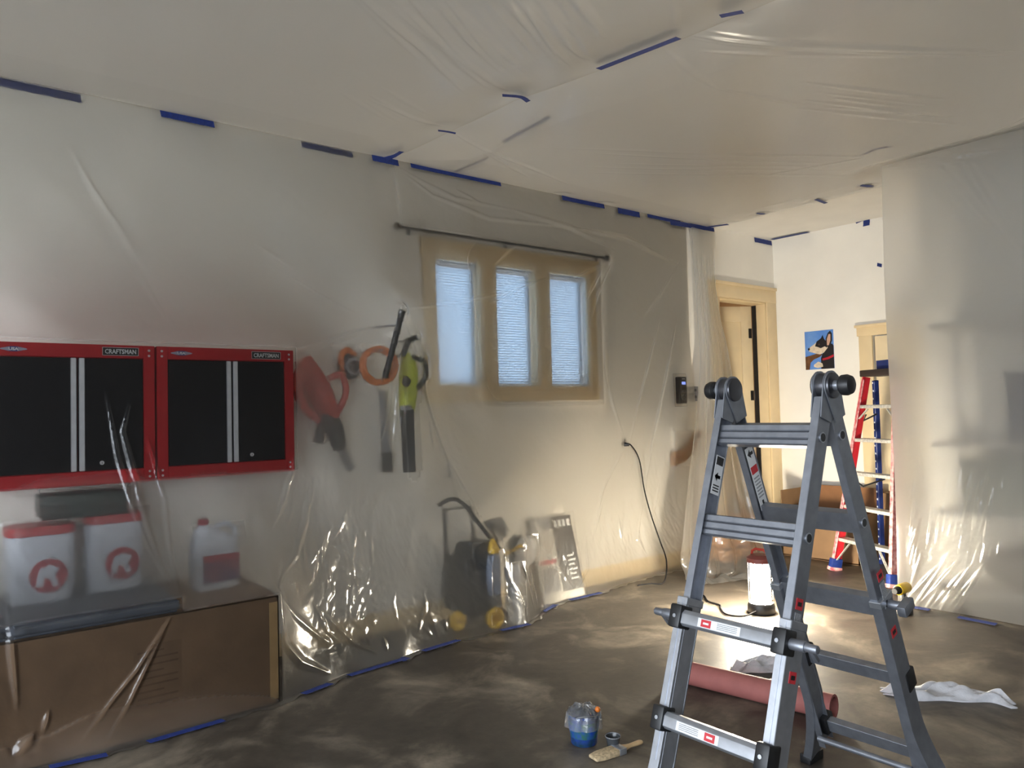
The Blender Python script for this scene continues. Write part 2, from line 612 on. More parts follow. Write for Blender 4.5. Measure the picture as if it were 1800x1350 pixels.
for a, b in ((2.862, 3.241), (3.391, 3.769), (3.913, 4.312)):
    z0, z1 = 1.585, 2.462
    fr = MB()
    t = .032
    for lo, hi in (((a, WY + .07, z0), (a + t, WY + .12, z1)), ((b - t - .02, WY + .07, z0), (b, WY + .12, z1)),
                   ((a + .001, WY + .072, z1 - t), (b - .001, WY + .118, z1 - .001)), ((a + .001, WY + .072, z0 + .001), (b - .001, WY + .118, z0 + t))):
        fr.box(lo, hi)
    sash = fr.build('sash', M_WHITE, wn, .003)
    MB().box((a + t, WY + .11, z0 + t), (b - t, WY + .114, z1 - t)).build('pane', m_glass, sash)
    bl = MB()
    n = 44
    for i in range(n):
        z = z0 + .03 + (z1 - z0 - .07) * i / (n - 1)
        bl.obox(((a + b) / 2, WY + .05, z), ((b - a) / 2 - .012, 0, 0), (0, .0045, -.0115), (0, .0004, .0004))
    ob = bl.build('blind_slats', m_blind, wn)
    ob['kind'] = 'stuff'
    MB().box((a + .008, WY + .03, z1 - .04), (b - .008, WY + .07, z1 - .005)).build('blind_head_rail', M_WHITE, wn, .003)
    MB().box((a + .01, WY + .035, z0 + .004), (b - .01, WY + .062, z0 + .022)).build('blind_bottom_rail', M_WHITE, wn, .003)

# ---- door in the left wall (ajar into the next room)
d1 = thing('door_1', (6.86, WY, 0), None, None)
struct(d1)
MB().box((6.86, WY - .02, 0), (7.025, WY, 2.46)).build('side_casing', M_TRIM, d1, .003)
MB().box((5.93, WY - .02, 0), (6.07, WY, 2.46)).build('side_casing', M_TRIM, d1, .003)
MB().box((5.91, WY - .022, 2.44), (7.026, WY, 2.57)).box((5.90, WY - .035, 2.565), (7.027, WY, 2.595)).build('head_casing', M_TRIM, d1, .003)
MB().box((6.845, WY - .004, 0), (6.86, WY + .15, 2.44)).build('jamb', M_TRIM, d1, .002)
MB().box((6.07, WY - .004, 0), (6.085, WY + .15, 2.44)).build('jamb', M_TRIM, d1, .002)
MB().box((6.07, WY - .004, 2.425), (6.86, WY + .15, 2.44)).build('jamb', M_TRIM, d1, .002)
MB().box((6.87, WY - .03, 0), (7.02, WY, .20)).build('plinth_block', M_TRIM, d1, .004)
th = math.radians(30)
hx, hy = 6.838, WY + .155
ud, nd = Vector((-math.cos(th), math.sin(th), 0)), Vector((-math.sin(th), -math.cos(th), 0))
leafw = .76


def leafbox(mb, s0, s1, z0, z1, n0, n1):
    c = Vector((hx, hy, 0)) + ud * (s0 + s1) / 2 - nd * 0 + nd * (n0 + n1) / 2 + Vector((0, 0, (z0 + z1) / 2))
    mb.obox(c, ud * (s1 - s0) / 2, nd * (n1 - n0) / 2, Vector((0, 0, (z1 - z0) / 2)))


m = MB()
leafbox(m, 0, leafw, .012, 2.42, -.03, -.012)
for z0, z1 in ((.012, .24), (.95, 1.12), (2.26, 2.42)):
    leafbox(m, .001, leafw - .001, z0 + .001, z1 - .001, -.041, -.001)
for s0, s1 in ((0, .115), (leafw - .115, leafw), (.33, .43)):
    leafbox(m, s0, s1, .012, 2.42, -.042, 0)
leaf = m.build('door_leaf', M_DOOR, d1, .003)
for z in (2.14, 1.50, .35):
    mb = MB()
    mb.cyl((hx + .002, hy - .012, z - .05), (hx + .002, hy - .012, z + .05), .008, n=10)
    mb.box((hx - .004, hy - .05, z - .05), (hx + .008, hy - .01, z + .05))
    leafbox(mb, .002, .035, z - .05, z + .05, -.004, .004)
    mb.build('hinge', M_BLACK, d1)

MB().box((6.836, WY + .10, .01), (6.8445, WY + .148, 2.42)).build('hinge_gap_shade', M_BLACK, d1)  # black strip added for the shaded gap along the hinge side

# ---- door in the back wall, mostly behind the hung sheet
d2 = thing('door_2', (WX, 3.0, 0), None, None)
struct(d2)
MB().box((WX - .02, 3.40, 0), (WX, 3.525, 2.02)).build('side_casing', M_TRIM, d2, .003)
MB().box((WX - .02, 2.42, 0), (WX, 2.55, 2.02)).build('side_casing', M_TRIM, d2, .003)
MB().box((WX - .024, 2.40, 2.02), (WX, 3.54, 2.105)).box((WX - .04, 2.385, 2.10), (WX, 3.555, 2.125)).build('head_casing', M_TRIM, d2, .003)
m = MB().box((WX + .03, 2.56, .01), (WX + .05, 3.39, 2.01))
for z0, z1 in ((.01, .25), (.9, 1.05), (1.86, 2.01)):
    m.box((WX + .016, 2.561, z0 + .001), (WX + .059, 3.389, z1 - .001))
for y0, y1 in ((2.56, 2.68), (3.27, 3.39), (2.93, 3.02)):
    m.box((WX + .015, y0, .01), (WX + .06, y1, 2.01))
m.build('door_leaf', M_DOOR, d2, .003)
struct(MB().box((WX + .062, 2.4, 0), (WX + .12, 3.5, 2.1)).build('door_backing', M_WALL, d2))
struct(MB().box((WX - .014, 3.525, 0), (WX, WY - .001, .13)).build('baseboard_back', M_TRIM, None, .003))
struct(MB().box((RX0, WY - .014, 0), (5.92, WY, .13)).build('baseboard_left', M_TRIM, None, .003))

# ------------------------------------------------------------------ articulated ladder in the foreground
HX, HY, HZ = 2.212, 1.397, 1.454
lad = thing('folding_ladder', (HX, HY, 0), 'large grey aluminium articulated ladder standing as an A-frame in the foreground', 'ladder')
A_ = Vector((0, -1, 0))          # along the hinge axis, to the right in view


def ladder_side(front):
    al = 0.33 if front else 0.384
    nrm = Vector((-1, 0, 0)) if front else Vector((1, 0, 0))
    d = nrm * math.sin(al) + Vector((0, 0, -math.cos(al)))
    pr = nrm * math.cos(al) + Vector((0, 0, math.sin(al)))
    H0 = Vector((HX, HY, HZ))
    Lr = HZ / math.cos(al)

    def P(s, a, q=0.0):
        return H0 + d * s + A_ * a + pr * q
    W_IN, W_OUT = 0.176, 0.169
    start = 3 if front else 4           # first rung of the outer section
    o_top = 0.161 + 0.305 * (start - 1) - (.055 if front else .33)
    for sd in (-1, 1):
        # inner rail: C channel whose web faces outwards
        mb = MB()
        i_end = Lr - .12
        s0 = .045
        c = P((s0 + i_end) / 2, sd * (W_IN + .010))
        hl = (i_end - s0) / 2
        mb.obox(c, d * hl, A_ * .0022, pr * .033)
        for q in (-.031, .031):
            mb.obox(P((s0 + i_end) / 2, sd * (W_IN - .001), q), d * hl, A_ * .0125, pr * .0024)
        rail = mb.build('inner_rail', M_LADDER, lad, .0012, 1)
        # holes along the rail at every rung (dark sockets with a bright rim)
        for k in range(4):
            s = 0.161 + .305 * k
            if s > i_end - .1 or s > o_top - .03:
                continue
            c0 = P(s + .004, sd * (W_IN + .0125))
            MB().cyl(c0, c0 + A_ * sd * .003, .0165, n=18).build('socket_rim', M_LADDER2, rail)
            MB().cyl(c0 + A_ * sd * .0025, c0 + A_ * sd * .0042, .0125, n=18).build('rung_socket', M_BLACK, rail)
        # outer rail with a flared foot
        mb = MB()
        path = []
        L_str = Lr - .34
        ns = 12
        prof = [(o_top, 0.0), (L_str, 0.0)] + [(L_str + (Lr - .02 - L_str) * (i + 1) / ns, .085 * ((i + 1) / ns) ** 1.6) for i in range(ns)]
        rings = []
        t, dep = .0175, .041
        for s, fl in prof:
            cc = P(s, sd * (W_OUT + .012 + fl), .004)
            rings.append([cc + A_ * x * t + pr * y * dep for x, y in ((-1, -1), (1, -1), (1, 1), (-1, 1))])
        vs = [p for r in rings for p in r]
        fs = [(0, 1, 2, 3), tuple(len(vs) - 4 + i for i in (3, 2, 1, 0))]
        for i in range(len(rings) - 1):
            for j in range(4):
                fs.append((i * 4 + j, i * 4 + (j + 1) % 4, i * 4 + 4 + (j + 1) % 4, i * 4 + 4 + j))
        mb.add(vs, fs)
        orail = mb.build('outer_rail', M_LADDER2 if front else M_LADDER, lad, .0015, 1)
        # raised lip running down the outer rail
        MB().obox(P((o_top + L_str) / 2, sd * (W_OUT + .012), .046), d * ((L_str - o_top) / 2), A_ * .0045, pr * .002).build('rail_lip', M_LADDER2, orail)
        # collar where inner slides into outer
        MB().obox(P(o_top + .004, sd * (W_OUT + .012), .002), d * .012, A_ * .0195, pr * .044).build('rail_collar', M_LADDER2, orail, .002, 1)
        # rubber foot
        cf = P(Lr - .012, sd * (W_OUT + .012 + .085), .004)
        MB().obox(Vector((cf.x, cf.y, .018)), Vector((.05, 0, 0)), Vector((0, .022, 0)), Vector((0, 0, .018))).build('rubber_foot', M_BLACK, lad, .004)
    # inner rungs with three ridges
    for k in range(2 if front else 3):
        s = .161 + .305 * k
        prof = [(-.034, -.020), (.034, -.020), (.034, .010), (.030, .017), (.018, .017), (.014, .012), (.010, .018), (-.006, .018), (-.010, .012), (-.014, .017), (-.030, .017), (-.034, .010)]
        mb = MB()
        mb.prism(prof, P(s, -W_IN), d, pr, A_ * 2 * W_IN)
        r = mb.build('rung', M_LADDER, lad, ang=25)
        for q in (.0135, -.0125):
            MB().obox(P(s + q * .95, 0, .0125), d * .002, A_ * (W_IN - .012), pr * .0008).build('tread_groove', M_BLACK, r)
    # outer rungs with locks
    for k in range(start - 1, 5):
        s = .161 + .305 * k
        prof = [(-.024, -.016), (.024, -.016), (.026, .012), (.018, .024), (-.012, .024), (-.024, .014)]
        off = .038 if front else .03
        mb = MB()
        mb.prism(prof, P(s, -W_OUT + .002, off), d, pr, A_ * 2 * (W_OUT - .002))
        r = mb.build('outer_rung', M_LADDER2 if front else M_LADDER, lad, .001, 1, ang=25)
        for sd in (-1, 1):
            MB().obox(P(s, sd * (W_OUT + .012), off + .002), d * .036, A_ * .022, pr * .030).build('rung_bracket', M_BLACK, r, .006)
            c0 = P(s, sd * (W_OUT + .010), off + .032)
            MB().cyl(c0, c0 + pr * .004, .006, n=10).build('rivet', M_LADDER2, r)
            if k == start - 1 and front:
                c0 = P(s, sd * (W_OUT + .029), off + .0)
                mb = MB().cyl(c0, c0 + A_ * sd * .05, .016, n=14)
                mb.cyl(c0 + A_ * sd * .04, c0 + A_ * sd * .085, .012, n=14)
                mb.bar(c0 + A_ * sd * .06, c0 + A_ * sd * .06 + d * .03 - pr * .05, .014, .012)
                mb.build('lock_lever', M_LADDER, lad, .003)
            elif k == start - 1 and sd > 0:
                c0 = P(s - .305, sd * (W_OUT + .029), .01)
                mb = MB().cyl(c0, c0 + A_ * sd * .045, .015, n=14)
                mb.obox(c0 + A_ * sd * .055, d * .018, A_ * .014, pr * .034)
                mb.build('lock_lever', M_LADDER, lad, .004)
        if front and k < 4:
            # warning strip on the rung face
            base = P(s, -.10 if k == 2 else -.09, off + .0245)
            order = ((0, .035, M_STICKR), (.04, .12, M_STICK)) if k == 2 else ((0, .07, M_STICK), (.08, .125, M_STICKR))
            # face plane of the rung top lip
            fd = (d * (.018 - -.012)).normalized()
            st = MB().obox(P(s + .003, base.dot(A_) * 0 + (-.02 if k == 2 else -.035), off + .0246), A_ * .075, d * .013, pr * .0005).build('warning_sticker', M_STICK, r)
            a0 = -.02 if k == 2 else -.035
            rr = a0 - .045 if k == 2 else a0 + .045
            MB().obox(P(s + .003, rr, off + .0253), A_ * .018, d * .011, pr * .0004).build('red_danger_panel', M_STICKR, st)
            for j in range(4):
                MB().obox(P(s - .005 + j * .005, a0 + (.03 if k == 2 else -.03), off + .0253), A_ * .035, d * .0011, pr * .0003).build('fine_print', M_TEXTG, st)
            MB().obox(P(s + .003, rr, off + .0258), A_ * .010, d * .003, pr * .0003).build('white_lettering', M_STICK, st)
    # hinge plates
    for sd in (-1, 1):
        mb = MB()
        pts = []
        for i in range(13):
            t = math.pi * (i / 12) - math.pi / 2
            pts.append((-.046 * math.cos(t), .046 * math.sin(t)))
        poly = [(x, y) for x, y in pts] + [(.11, .031), (.11, -.031)]
        th_ = .004
        oa = (.016 if front else .021)
        for ofs in (-oa, oa):
            mb.prism(poly, P(0, sd * W_IN + ofs - th_ / 2), d, pr, A_ * th_)
        hg = mb.build('hinge_plate', M_LADDER, lad, .001, 1)
        # side label on the rail
    for sd in ((-1,) if front else (-1, 1)):
        if front:
            s1, ln = .275, .05
        else:
            s1, ln = (.33, .09) if sd < 0 else (.80, .09)
    return P, d, pr, W_IN, W_OUT


fP, fd_, fpr, WI, WO = ladder_side(True)
bP, bd_, bpr, _, _ = ladder_side(False)
H0 = Vector((HX, HY, HZ))
for sd in (-1, 1):
    c = H0 + A_ * sd * WI
    MB().cyl(c - A_ * .03, c + A_ * .03, .040, n=28).build('hinge_drum', mat('dark_hinge_steel', (.10, .10, .11), .3, .8), lad, .003)
    k0 = c + A_ * sd * .03
    MB().cyl(k0, k0 + A_ * sd * .018, .016, n=16).build('hinge_pin', M_LADDER2, lad)
    k1 = k0 + A_ * sd * .018
    MB().lathe([(0.0, 0), (.024, .0), (.031, .006), (.032, .022), (.027, .034), (.016, .040), (0, .041)], k1, 24, A_ * sd).build('hinge_knob', M_BLACK, lad)


def side_label(P, d, pr, s0, s1, sd, w, name='rail_label', inner=False, wrail=None, flip=1):
    """sticker with an arrow and a red patch on the web of a rail; sd: which rail; inner: on its inward side"""
    face = wrail + (.0128 if not inner else -.0145)
    if sd < 0:
        c = P((s0 + s1) / 2, -face)
        out = -A_ if not inner else A_
    else:
        c = P((s0 + s1) / 2, face)
        out = A_ if not inner else -A_
    st = MB().obox(c + out * .0005, d * (s1 - s0) / 2, pr * w, A_ * .0005).build(name, M_STICK, lad)
    return st, c + out * .0012, out


def arrow(parent, c, d, pr, k, rot=0):
    a = d * math.cos(rot) + pr * math.sin(rot)
    b = -d * math.sin(rot) + pr * math.cos(rot)
    poly = [(-1, -.35), (0, -.35), (0, -1), (1, 0), (0, 1), (0, .35), (-1, .35)]
    n = a.cross(b)
    MB().prism([(x * k, y * k) for x, y in poly], c, a, b, n * .0006).build('arrow_mark', M_BLACK, parent)


# labels on the faces turned to the viewer (the -Y side of the right rails, the inner side of the left rails)
st, c, out = side_label(fP, fd_, fpr, .235, .365, -1, .022, inner=True, wrail=WI)
st2 = MB().obox(fP(.252, -WI + .0152), fd_ * .014, fpr * .018, A_ * .0008).build('black_patch', M_BLACK, st)
arrow(st, fP(.305, -WI + .0155), fd_, fpr, .016, math.pi / 2)
for j in range(3):
    MB().obox(fP(.335 + j * .009, -WI + .0152), fd_ * .0022, fpr * .016, A_ * .0006).build('fine_print', M_BLACK, st)
st, c, out = side_label(bP, bd_, bpr, .215, .45, -1, .022, inner=True, wrail=WI)
arrow(st, bP(.24, -WI + .0155), bd_, bpr, .016, -math.pi / 2)
MB().obox(bP(.30, -WI + .0152), bd_ * .014, bpr * .019, A_ * .0008).build('red_danger_panel', M_STICKR, st)
for j in range(7):
    MB().obox(bP(.33 + j * .012, -WI + .0152), bd_ * .0025, bpr * .016, A_ * .0006).build('fine_print', M_TEXTG, st)
arrow(st, bP(.432, -WI + .0155), bd_, bpr, .014, 0)
# red marks on the right rails
for (P, d, pr, s, wr) in ((fP, fd_, fpr, .66, WI + .0135), (fP, fd_, fpr, .86, WO + .0302), (bP, bd_, bpr, .66, WO + .0302), (bP, bd_, bpr, .87, WO + .0302)):
    st = MB().obox(P(s, wr), d * .016, pr * .017, A_ * .0008).build('rail_label', M_STICKR, lad)
    MB().obox(P(s, wr + .001), d * .006, pr * .010, A_ * .0006).build('dark_symbol', M_BLACK, st)
    if s < .8:
        st = MB().obox(P(s + .07, wr), d * .045, pr * .016, A_ * .0006).build('rail_label', M_TEXTG, lad)
        arrow(st, P(s + .105, wr + .001), d, pr, .014, 0)
# brace bar low on the far side
MB().cyl(bP(1.39, -WO, -.05), bP(1.39, WO, -.05), .011, n=12).build('brace_bar', M_LADDER, lad)

# ------------------------------------------------------------------ step ladder by the back wall
sl0 = Vector((6.08, 3.37, 0))
sl1 = Vector((5.79, 2.75, 0))
ax = (sl1 - sl0).normalized()
mid = (sl0 + sl1) / 2
hw0 = (sl1 - sl0).length / 2
back = Vector((-ax.y, ax.x, 0))
if back.x < 0:
    back = -back
stp = thing('step_ladder', mid, 'red and navy fibreglass step ladder with paint-spattered steps near the back wall', 'ladder')
SH = 1.64
LEAN = .16


def SP(z, a, q=0.0):
    """point on the front plane: height z, a = -1..1 across, q metres behind"""
    hw = hw0 + (.175 - hw0) * (z / SH)
    return mid + ax * (a * hw) + back * (LEAN * z + q) + Vector((0, 0, z))


upf = (SP(1, 0) - SP(0, 0)).normalized()
for sd in (-1, 1):
    p0, p1 = SP(.03, sd), SP(SH - .03, sd)
    d = (p1 - p0).normalized()
    rail = MB().bar(p0 + back * .045, p1 + back * .03, .010, .075, up=back).build('front_rail', M_FIBRED if sd < 0 else M_FIBPINK, stp, .002, 1)
    MB().bar(p0, p1 - d * .02, .034, .008, up=back).build('rail_flange', M_FIBPINK, rail, .002, 1)
    c = SP(.055, sd, .03)
    MB().bar(SP(.0, sd, .03), SP(.10, sd, .03), .05, .10, up=back).build('blue_tape_wrap', M_TAPE, stp, .008)
    MB().bar(SP(.0, sd, .03) - Vector((0, 0, 0)), SP(.03, sd, .03), .056, .11, up=back).build('rubber_shoe', M_FIBPINK, stp, .006)
    # rear legs
    r0 = mid + ax * (sd * hw0 * .93) + back * (LEAN * SH + .30) + Vector((.06, .10, 0))
    r1 = SP(SH - .06, sd * .85, .10)
    rl = MB().bar(r0 + Vector((0, 0, .0)), r1, .03, .045, up=back).build('rear_leg', M_FIBBLUE, stp, .003, 1)
    n = 24
    for i in range(n):
        c = r0.lerp(r1, (i + .7) / n)
        MB().ball(c - back * .022 - ax * .004 * (i % 2), .0065, 8, (1, 1, 1.4)).build('leg_hole_speck', M_STICK, rl)  # white beads added to stand in for the holes in the leg
for k in range(5):
    z = .265 + .275 * k
    a, b = SP(z, -.93), SP(z, .93)
    s = MB().bar(a + back * .045, b + back * .045, .09, .028).build('step', M_STEP, stp, .004, 1)
    if k in (0, 4):
        for sd in (-1, 1):
            MB().bar(SP(z - .02, sd * .55, .02), SP(z - (.19 if k == 0 else .10), sd * .97, .02), .018, .006).build('step_brace', M_STEP, s)
for k, z in enumerate((.75, 1.3)):
    q = (SH - z) / SH * .62 + .06
    zz = z
    MB().tube([SP(zz, -.9, .07), SP(zz - .05, -.9, (LEAN * (SH - zz) + .30 * (1 - zz / SH)) * .5), SP(zz, -.9, (LEAN * (SH - zz) + .28 * (1 - zz / SH)) + .06)], .007).build('spreader_bar', mat('dark_steel', (.06, .06, .065), .4, .6), stp)
cap = MB()
cap.bar(SP(SH, -1.18, .075) + Vector((0, 0, .0)), SP(SH, 1.18, .075), .19, .055)
cap.build('top_cap', mat('dark_brown_cap', (.035, .025, .022), .5), stp, .008)
# things on the cap
tb = SP(SH, .35, .04) + Vector((0, 0, .028))
t_ = MB().obox(tb + Vector((0, 0, .035)), ax * .10, back * .03, Vector((0, 0, .035))).build('tape_box', M_FIBBLUE, None, .004, origin=tb)
tag(t_, 'small dark blue box on top of the red step ladder', 'box')
rg = SP(SH, .35, .06) + Vector((0, 0, 0))

# ------------------------------------------------------------------ work lamp on the floor
lp = Vector((4.53, 3.02, 0))
lampo = thing('work_lamp', lp, 'lit cylindrical work lamp with wire cage standing on the floor', 'lamp')
MB().lathe([(0, 0), (.085, 0), (.09, .01), (.088, .055), (.08, .072), (.0, .072)], lp, 28).build('base', M_BLACK, lampo)
MB().lathe([(0, .0), (.064, .0), (.066, .01), (.066, .255), (.055, .265), (0, .265)], lp + Vector((0, 0, .075)), 24).build('light_tube', emis('lamp_glow', LAMP_COLOR, LAMP_STRENGTH), lampo)
MB().lathe([(0, .0), (.085, 0), (.085, .03), (.06, .05), (0, .052)], lp + Vector((0, 0, .34)), 28).build('top_housing', mat('lamp_red_brown', (.20, .05, .04), .5), lampo)
for i in range(8):
    t = 2 * math.pi * i / 8
    e = Vector((math.cos(t), math.sin(t), 0)) * .08
    MB().cyl(lp + e + Vector((0, 0, .09)), lp + e + Vector((0, 0, .345)), .0028, n=6).build('cage_wire', M_BLACK, lampo)
MB().tube([lp + Vector((.0, -.06, .385)), lp + Vector((0, -.055, .41)), lp + Vector((0, -.03, .425)), lp + Vector((0, .03, .425)), lp + Vector((0, .055, .41)), lp + Vector((0, .06, .385))], .009, 8).build('handle', M_TOOLRED, lampo)
cp = wobble([lp + Vector((-.09, -.02, .03)), lp + Vector((-.17, .02, .007)), lp + Vector((-.22, .12, .007)), lp + Vector((-.12, .24, .007)), lp + Vector((-.05, .30, .007)), lp + Vector((-.02, .42, .007)), lp + Vector((.10, .56, .007)), lp + Vector((.12, .74, .007))], 8)
MB().tube(cp, .0055, 6).build('power_cord', M_CORD, lampo)

# ------------------------------------------------------------------ floor things
# roll of red paper
q0, q1 = atZ(1190, 1178, .055), atZ(1466, 1244, .055)
q0.z = q1.z = .056
dr = (q1 - q0).normalized()
ro = thing('paper_roll', ((q0 + q1) / 2).xy.to_3d(), 'long roll of dusty red builders paper lying behind the ladder', 'roll')
mb = MB()
mb.cyl(q0, q1, .056, n=36, caps=False).cyl(q0, q1, .046, n=36, caps=False)
n = 36
a = dr.orthogonal().normalized()
b = dr.cross(a)
for p in (q0, q1):
    ring = [p + (a * math.cos(2 * math.pi * i / n) + b * math.sin(2 * math.pi * i / n)) * r for r in (.046, .056) for i in range(n)]
    mb.add(ring, [(i, (i + 1) % n, n + (i + 1) % n, n + i) for i in range(n)])
mb.build('paper_tube', M_ROSIN, ro)
sp = []
for i in range(90):
    t = i / 89
    an = t * 2 * math.pi * 2.2
    r = .034 + .011 * t
    sp.append((math.cos(an) * r, math.sin(an) * r))
mb = MB()
L_ = (q1 - q0).length
for (x, y), (x2, y2) in zip(sp[:-1], sp[1:]):
    A0, B0 = q0 + dr * .004 + a * x + b * y, q0 + dr * .004 + a * x2 + b * y2
    mb.add([A0, B0, B0 + dr * (L_ - .008), A0 + dr * (L_ - .008)], [(0, 1, 2, 3)])
mb.build('inner_windings', M_ROSIN, ro)


def rag(name, c, dirx, L, Wd, h, seed, label):
    rnd = np.random.RandomState(seed)
    nx, ny = 60, 26
    ux = Vector(dirx).normalized()
    uy = Vector((-ux.y, ux.x, 0))
    ph = rnd.rand(8) * 6.28
    vs = []
    for i in range(nx + 1):
        s = i / nx
        wl = Wd * (.55 + .45 * math.sin(math.pi * min(1, s * 1.15)) + .12 * math.sin(9 * s + ph[0]))
        cy = Wd * .25 * math.sin(5 * s + ph[1])
        for j in range(ny + 1):
            t = j / ny * 2 - 1
            e = (1 - abs(t) ** 3)
            es = min(1, 10 * s, 10 * (1 - s))
            z = h * e * es * (.45 + .30 * math.sin(11 * s + 4 * t + ph[2]) + .22 * math.sin(23 * s - 7 * t + ph[3]) + .2 * abs(math.sin(8 * t + 6 * s + ph[4])))
            z = max(.004, z + .006)
            x = (s - .5) * L + .02 * math.sin(6 * t + ph[5])
            p = Vector(c) + ux * x + uy * (cy + t * wl * .5 + .012 * math.sin(15 * s + ph[6]))
            vs.append((p.x, p.y, z))
    fs = [(i * (ny + 1) + j, (i + 1) * (ny + 1) + j, (i + 1) * (ny + 1) + j + 1, i * (ny + 1) + j + 1) for i in range(nx) for j in range(ny)]
    b2 = len(vs)
    vs += [(x, y, .001) for x, y, z in vs]
    fs += [tuple(b2 + k for k in reversed(f)) for f in fs[:]]
    edge = [i * (ny + 1) for i in range(nx + 1)] + [nx * (ny + 1) + j for j in range(1, ny + 1)] + [i * (ny + 1) + ny for i in range(nx - 1, -1, -1)] + [j for j in range(ny - 1, 0, -1)]
    for q in range(len(edge)):
        e0, e1 = edge[q], edge[(q + 1) % len(edge)]
        fs.append((e0, b2 + e0, b2 + e1, e1))
    o = MB().add(vs, fs).build(name, M_CLOTH, ang=80)
    return tag(o, label, 'rag')


r0, r1 = atZ(1555, 1212, 0), atZ(1778, 1240, 0)
rag('cleaning_rag', (r0 + r1) / 2, r1 - r0, (r1 - r0).length, .17, .05, 3, 'crumpled white rag on the floor right of the ladder')
r0, r1 = atZ(1288, 1176, 0), atZ(1420, 1180, 0)
rag('cleaning_rag', (r0 + r1) / 2, r1 - r0, (r1 - r0).length, .20, .05, 5, 'crumpled white rag seen through the ladder behind the red roll')

# paint pail
pc = atZ(1027, 1305, 0)
pail = thing('paint_pail', pc, 'small blue paint pail draped with clear film on the floor', 'pail')
MB().lathe([(0, 0), (.052, 0), (.055, .004), (.066, .115), (.070, .118), (.070, .125), (.062, .125), (.052, .01), (0, .01)], pc, 32).build('pail_body', M_CAN, pail)
MB().lathe([(.0562, .02), (.0665, .10)], pc, 32).build('label_band', mat('green_label_band', (.02, .10, .06), .5, col2=(.01, .05, .30), scale=40), pail)
mb = MB()
rr = random.Random(4)
for j in range(10):
    pass
prof_n, vs, fs = 40, [], []
for j in range(14):
    s = j / 13
    for i in range(prof_n):
        t = 2 * math.pi * i / prof_n
        wv = 1 + .05 * math.sin(7 * t + 3 * s) + .04 * math.sin(13 * t + 5 * s)
        if s < .6:
            r_, z_ = (.005 + .067 * (s / .6)) * wv, .150 + .012 * math.sin(5 * t) * s - .02 * (s / .6) ** 2 + .01 * math.sin(11 * t + 9 * s)
        else:
            k = (s - .6) / .4
            r_, z_ = (.0735 + .006 * k) * wv, .128 - k * .055
        vs.append(pc + Vector((math.cos(t) * r_, math.sin(t) * r_, z_)))
for j in range(13):
    for i in range(prof_n):
        fs.append((j * prof_n + i, j * prof_n + (i + 1) % prof_n, (j + 1) * prof_n + (i + 1) % prof_n, (j + 1) * prof_n + i))
mb.add(vs, fs).build('film_cover', M_LINER, pail, ang=70)
MB().tube([pc + Vector((math.cos(t), math.sin(t), 0)) * .072 + Vector((.03 * math.sin(t), 0, .09 - .05 * math.sin(t * 1.0 + .4))) for t in np.linspace(-2.6, .4, 14)], .0022, 6).build('bail_wire', M_LADDER2, pail)
MB().ball(pc + Vector((0.03, -.055, .145)), .012, 10).build('orange_tab', M_ORANGE, pail)

# brush
b0, b1 = atZ(1042, 1333, .012), atZ(1128, 1304, .012)
bx = (b1 - b0)
bx.z = 0
bL = bx.length
bx.normalize()
by = Vector((-bx.y, bx.x, 0))
br = thing('paint_brush', (b0 + b1) / 2 * 1, 'wooden-handled paint brush lying on the floor beside the blue pail', 'brush')
br.location.z = 0
bc = lambda s, t, z: Vector((b0.x, b0.y, 0)) + bx * s * bL + by * t + Vector((0, 0, z))
mb = MB()
vs, fs = [], []
for i, (s, hw, hz) in enumerate(((0, .026, .006), (.15, .030, .010), (.42, .029, .012), (.46, .028, .012))):
    vs += [bc(s, -hw, .012 - hz * .9), bc(s, hw, .012 - hz * .9), bc(s, hw, .012 + hz), bc(s, -hw, .012 + hz)]
fs = [(0, 1, 2, 3), (15, 14, 13, 12)] + [(i * 4 + j, i * 4 + (j + 1) % 4, i * 4 + 4 + (j + 1) % 4, i * 4 + 4 + j) for i in range(3) for j in range(4)]
mb.add(vs, fs).build('bristles', M_BRISTLE, br, .002)
MB().obox(bc(.52, 0, .013), bx * (.07 * bL), by * .030, Vector((0, 0, .0125))).build('ferrule', M_LADDER2, br, .002)
vs, fs = [], []
pr_ = [(.58, .027, .010), (.66, .016, .010), (.74, .011, .008), (.88, .013, .009), (.97, .014, .009), (1.0, .009, .006)]
for s, hw, hz in pr_:
    for k in range(10):
        t = 2 * math.pi * k / 10
        vs.append(bc(s, hw * math.cos(t), .013 + hz * math.sin(t)))
fs = [tuple(range(9, -1, -1)), tuple(range(50, 60))] + [(i * 10 + k, i * 10 + (k + 1) % 10, i * 10 + 10 + (k + 1) % 10, i * 10 + 10 + k) for i in range(5) for k in range(10)]
MB().add(vs, fs).build('handle', M_HANDLE, br)

# small dark plastic cup between pail and brush
cc = atZ(1078, 1316, 0)
cup = thing('plastic_cup', cc, 'small dark crumpled plastic cup between the pail and the brush', 'cup')
MB().lathe([(0, 0), (.022, 0), (.030, .05), (.033, .052), (.031, .055), (.028, .05), (.020, .004), (0, .004)], cc, 20).build('cup_body', mat('smoky_plastic', (.05, .055, .06), .2), cup)
MB().torus(cc + Vector((0, 0, .052)), .031, .002, n=24, k=6).build('rim', M_GREY, cup)

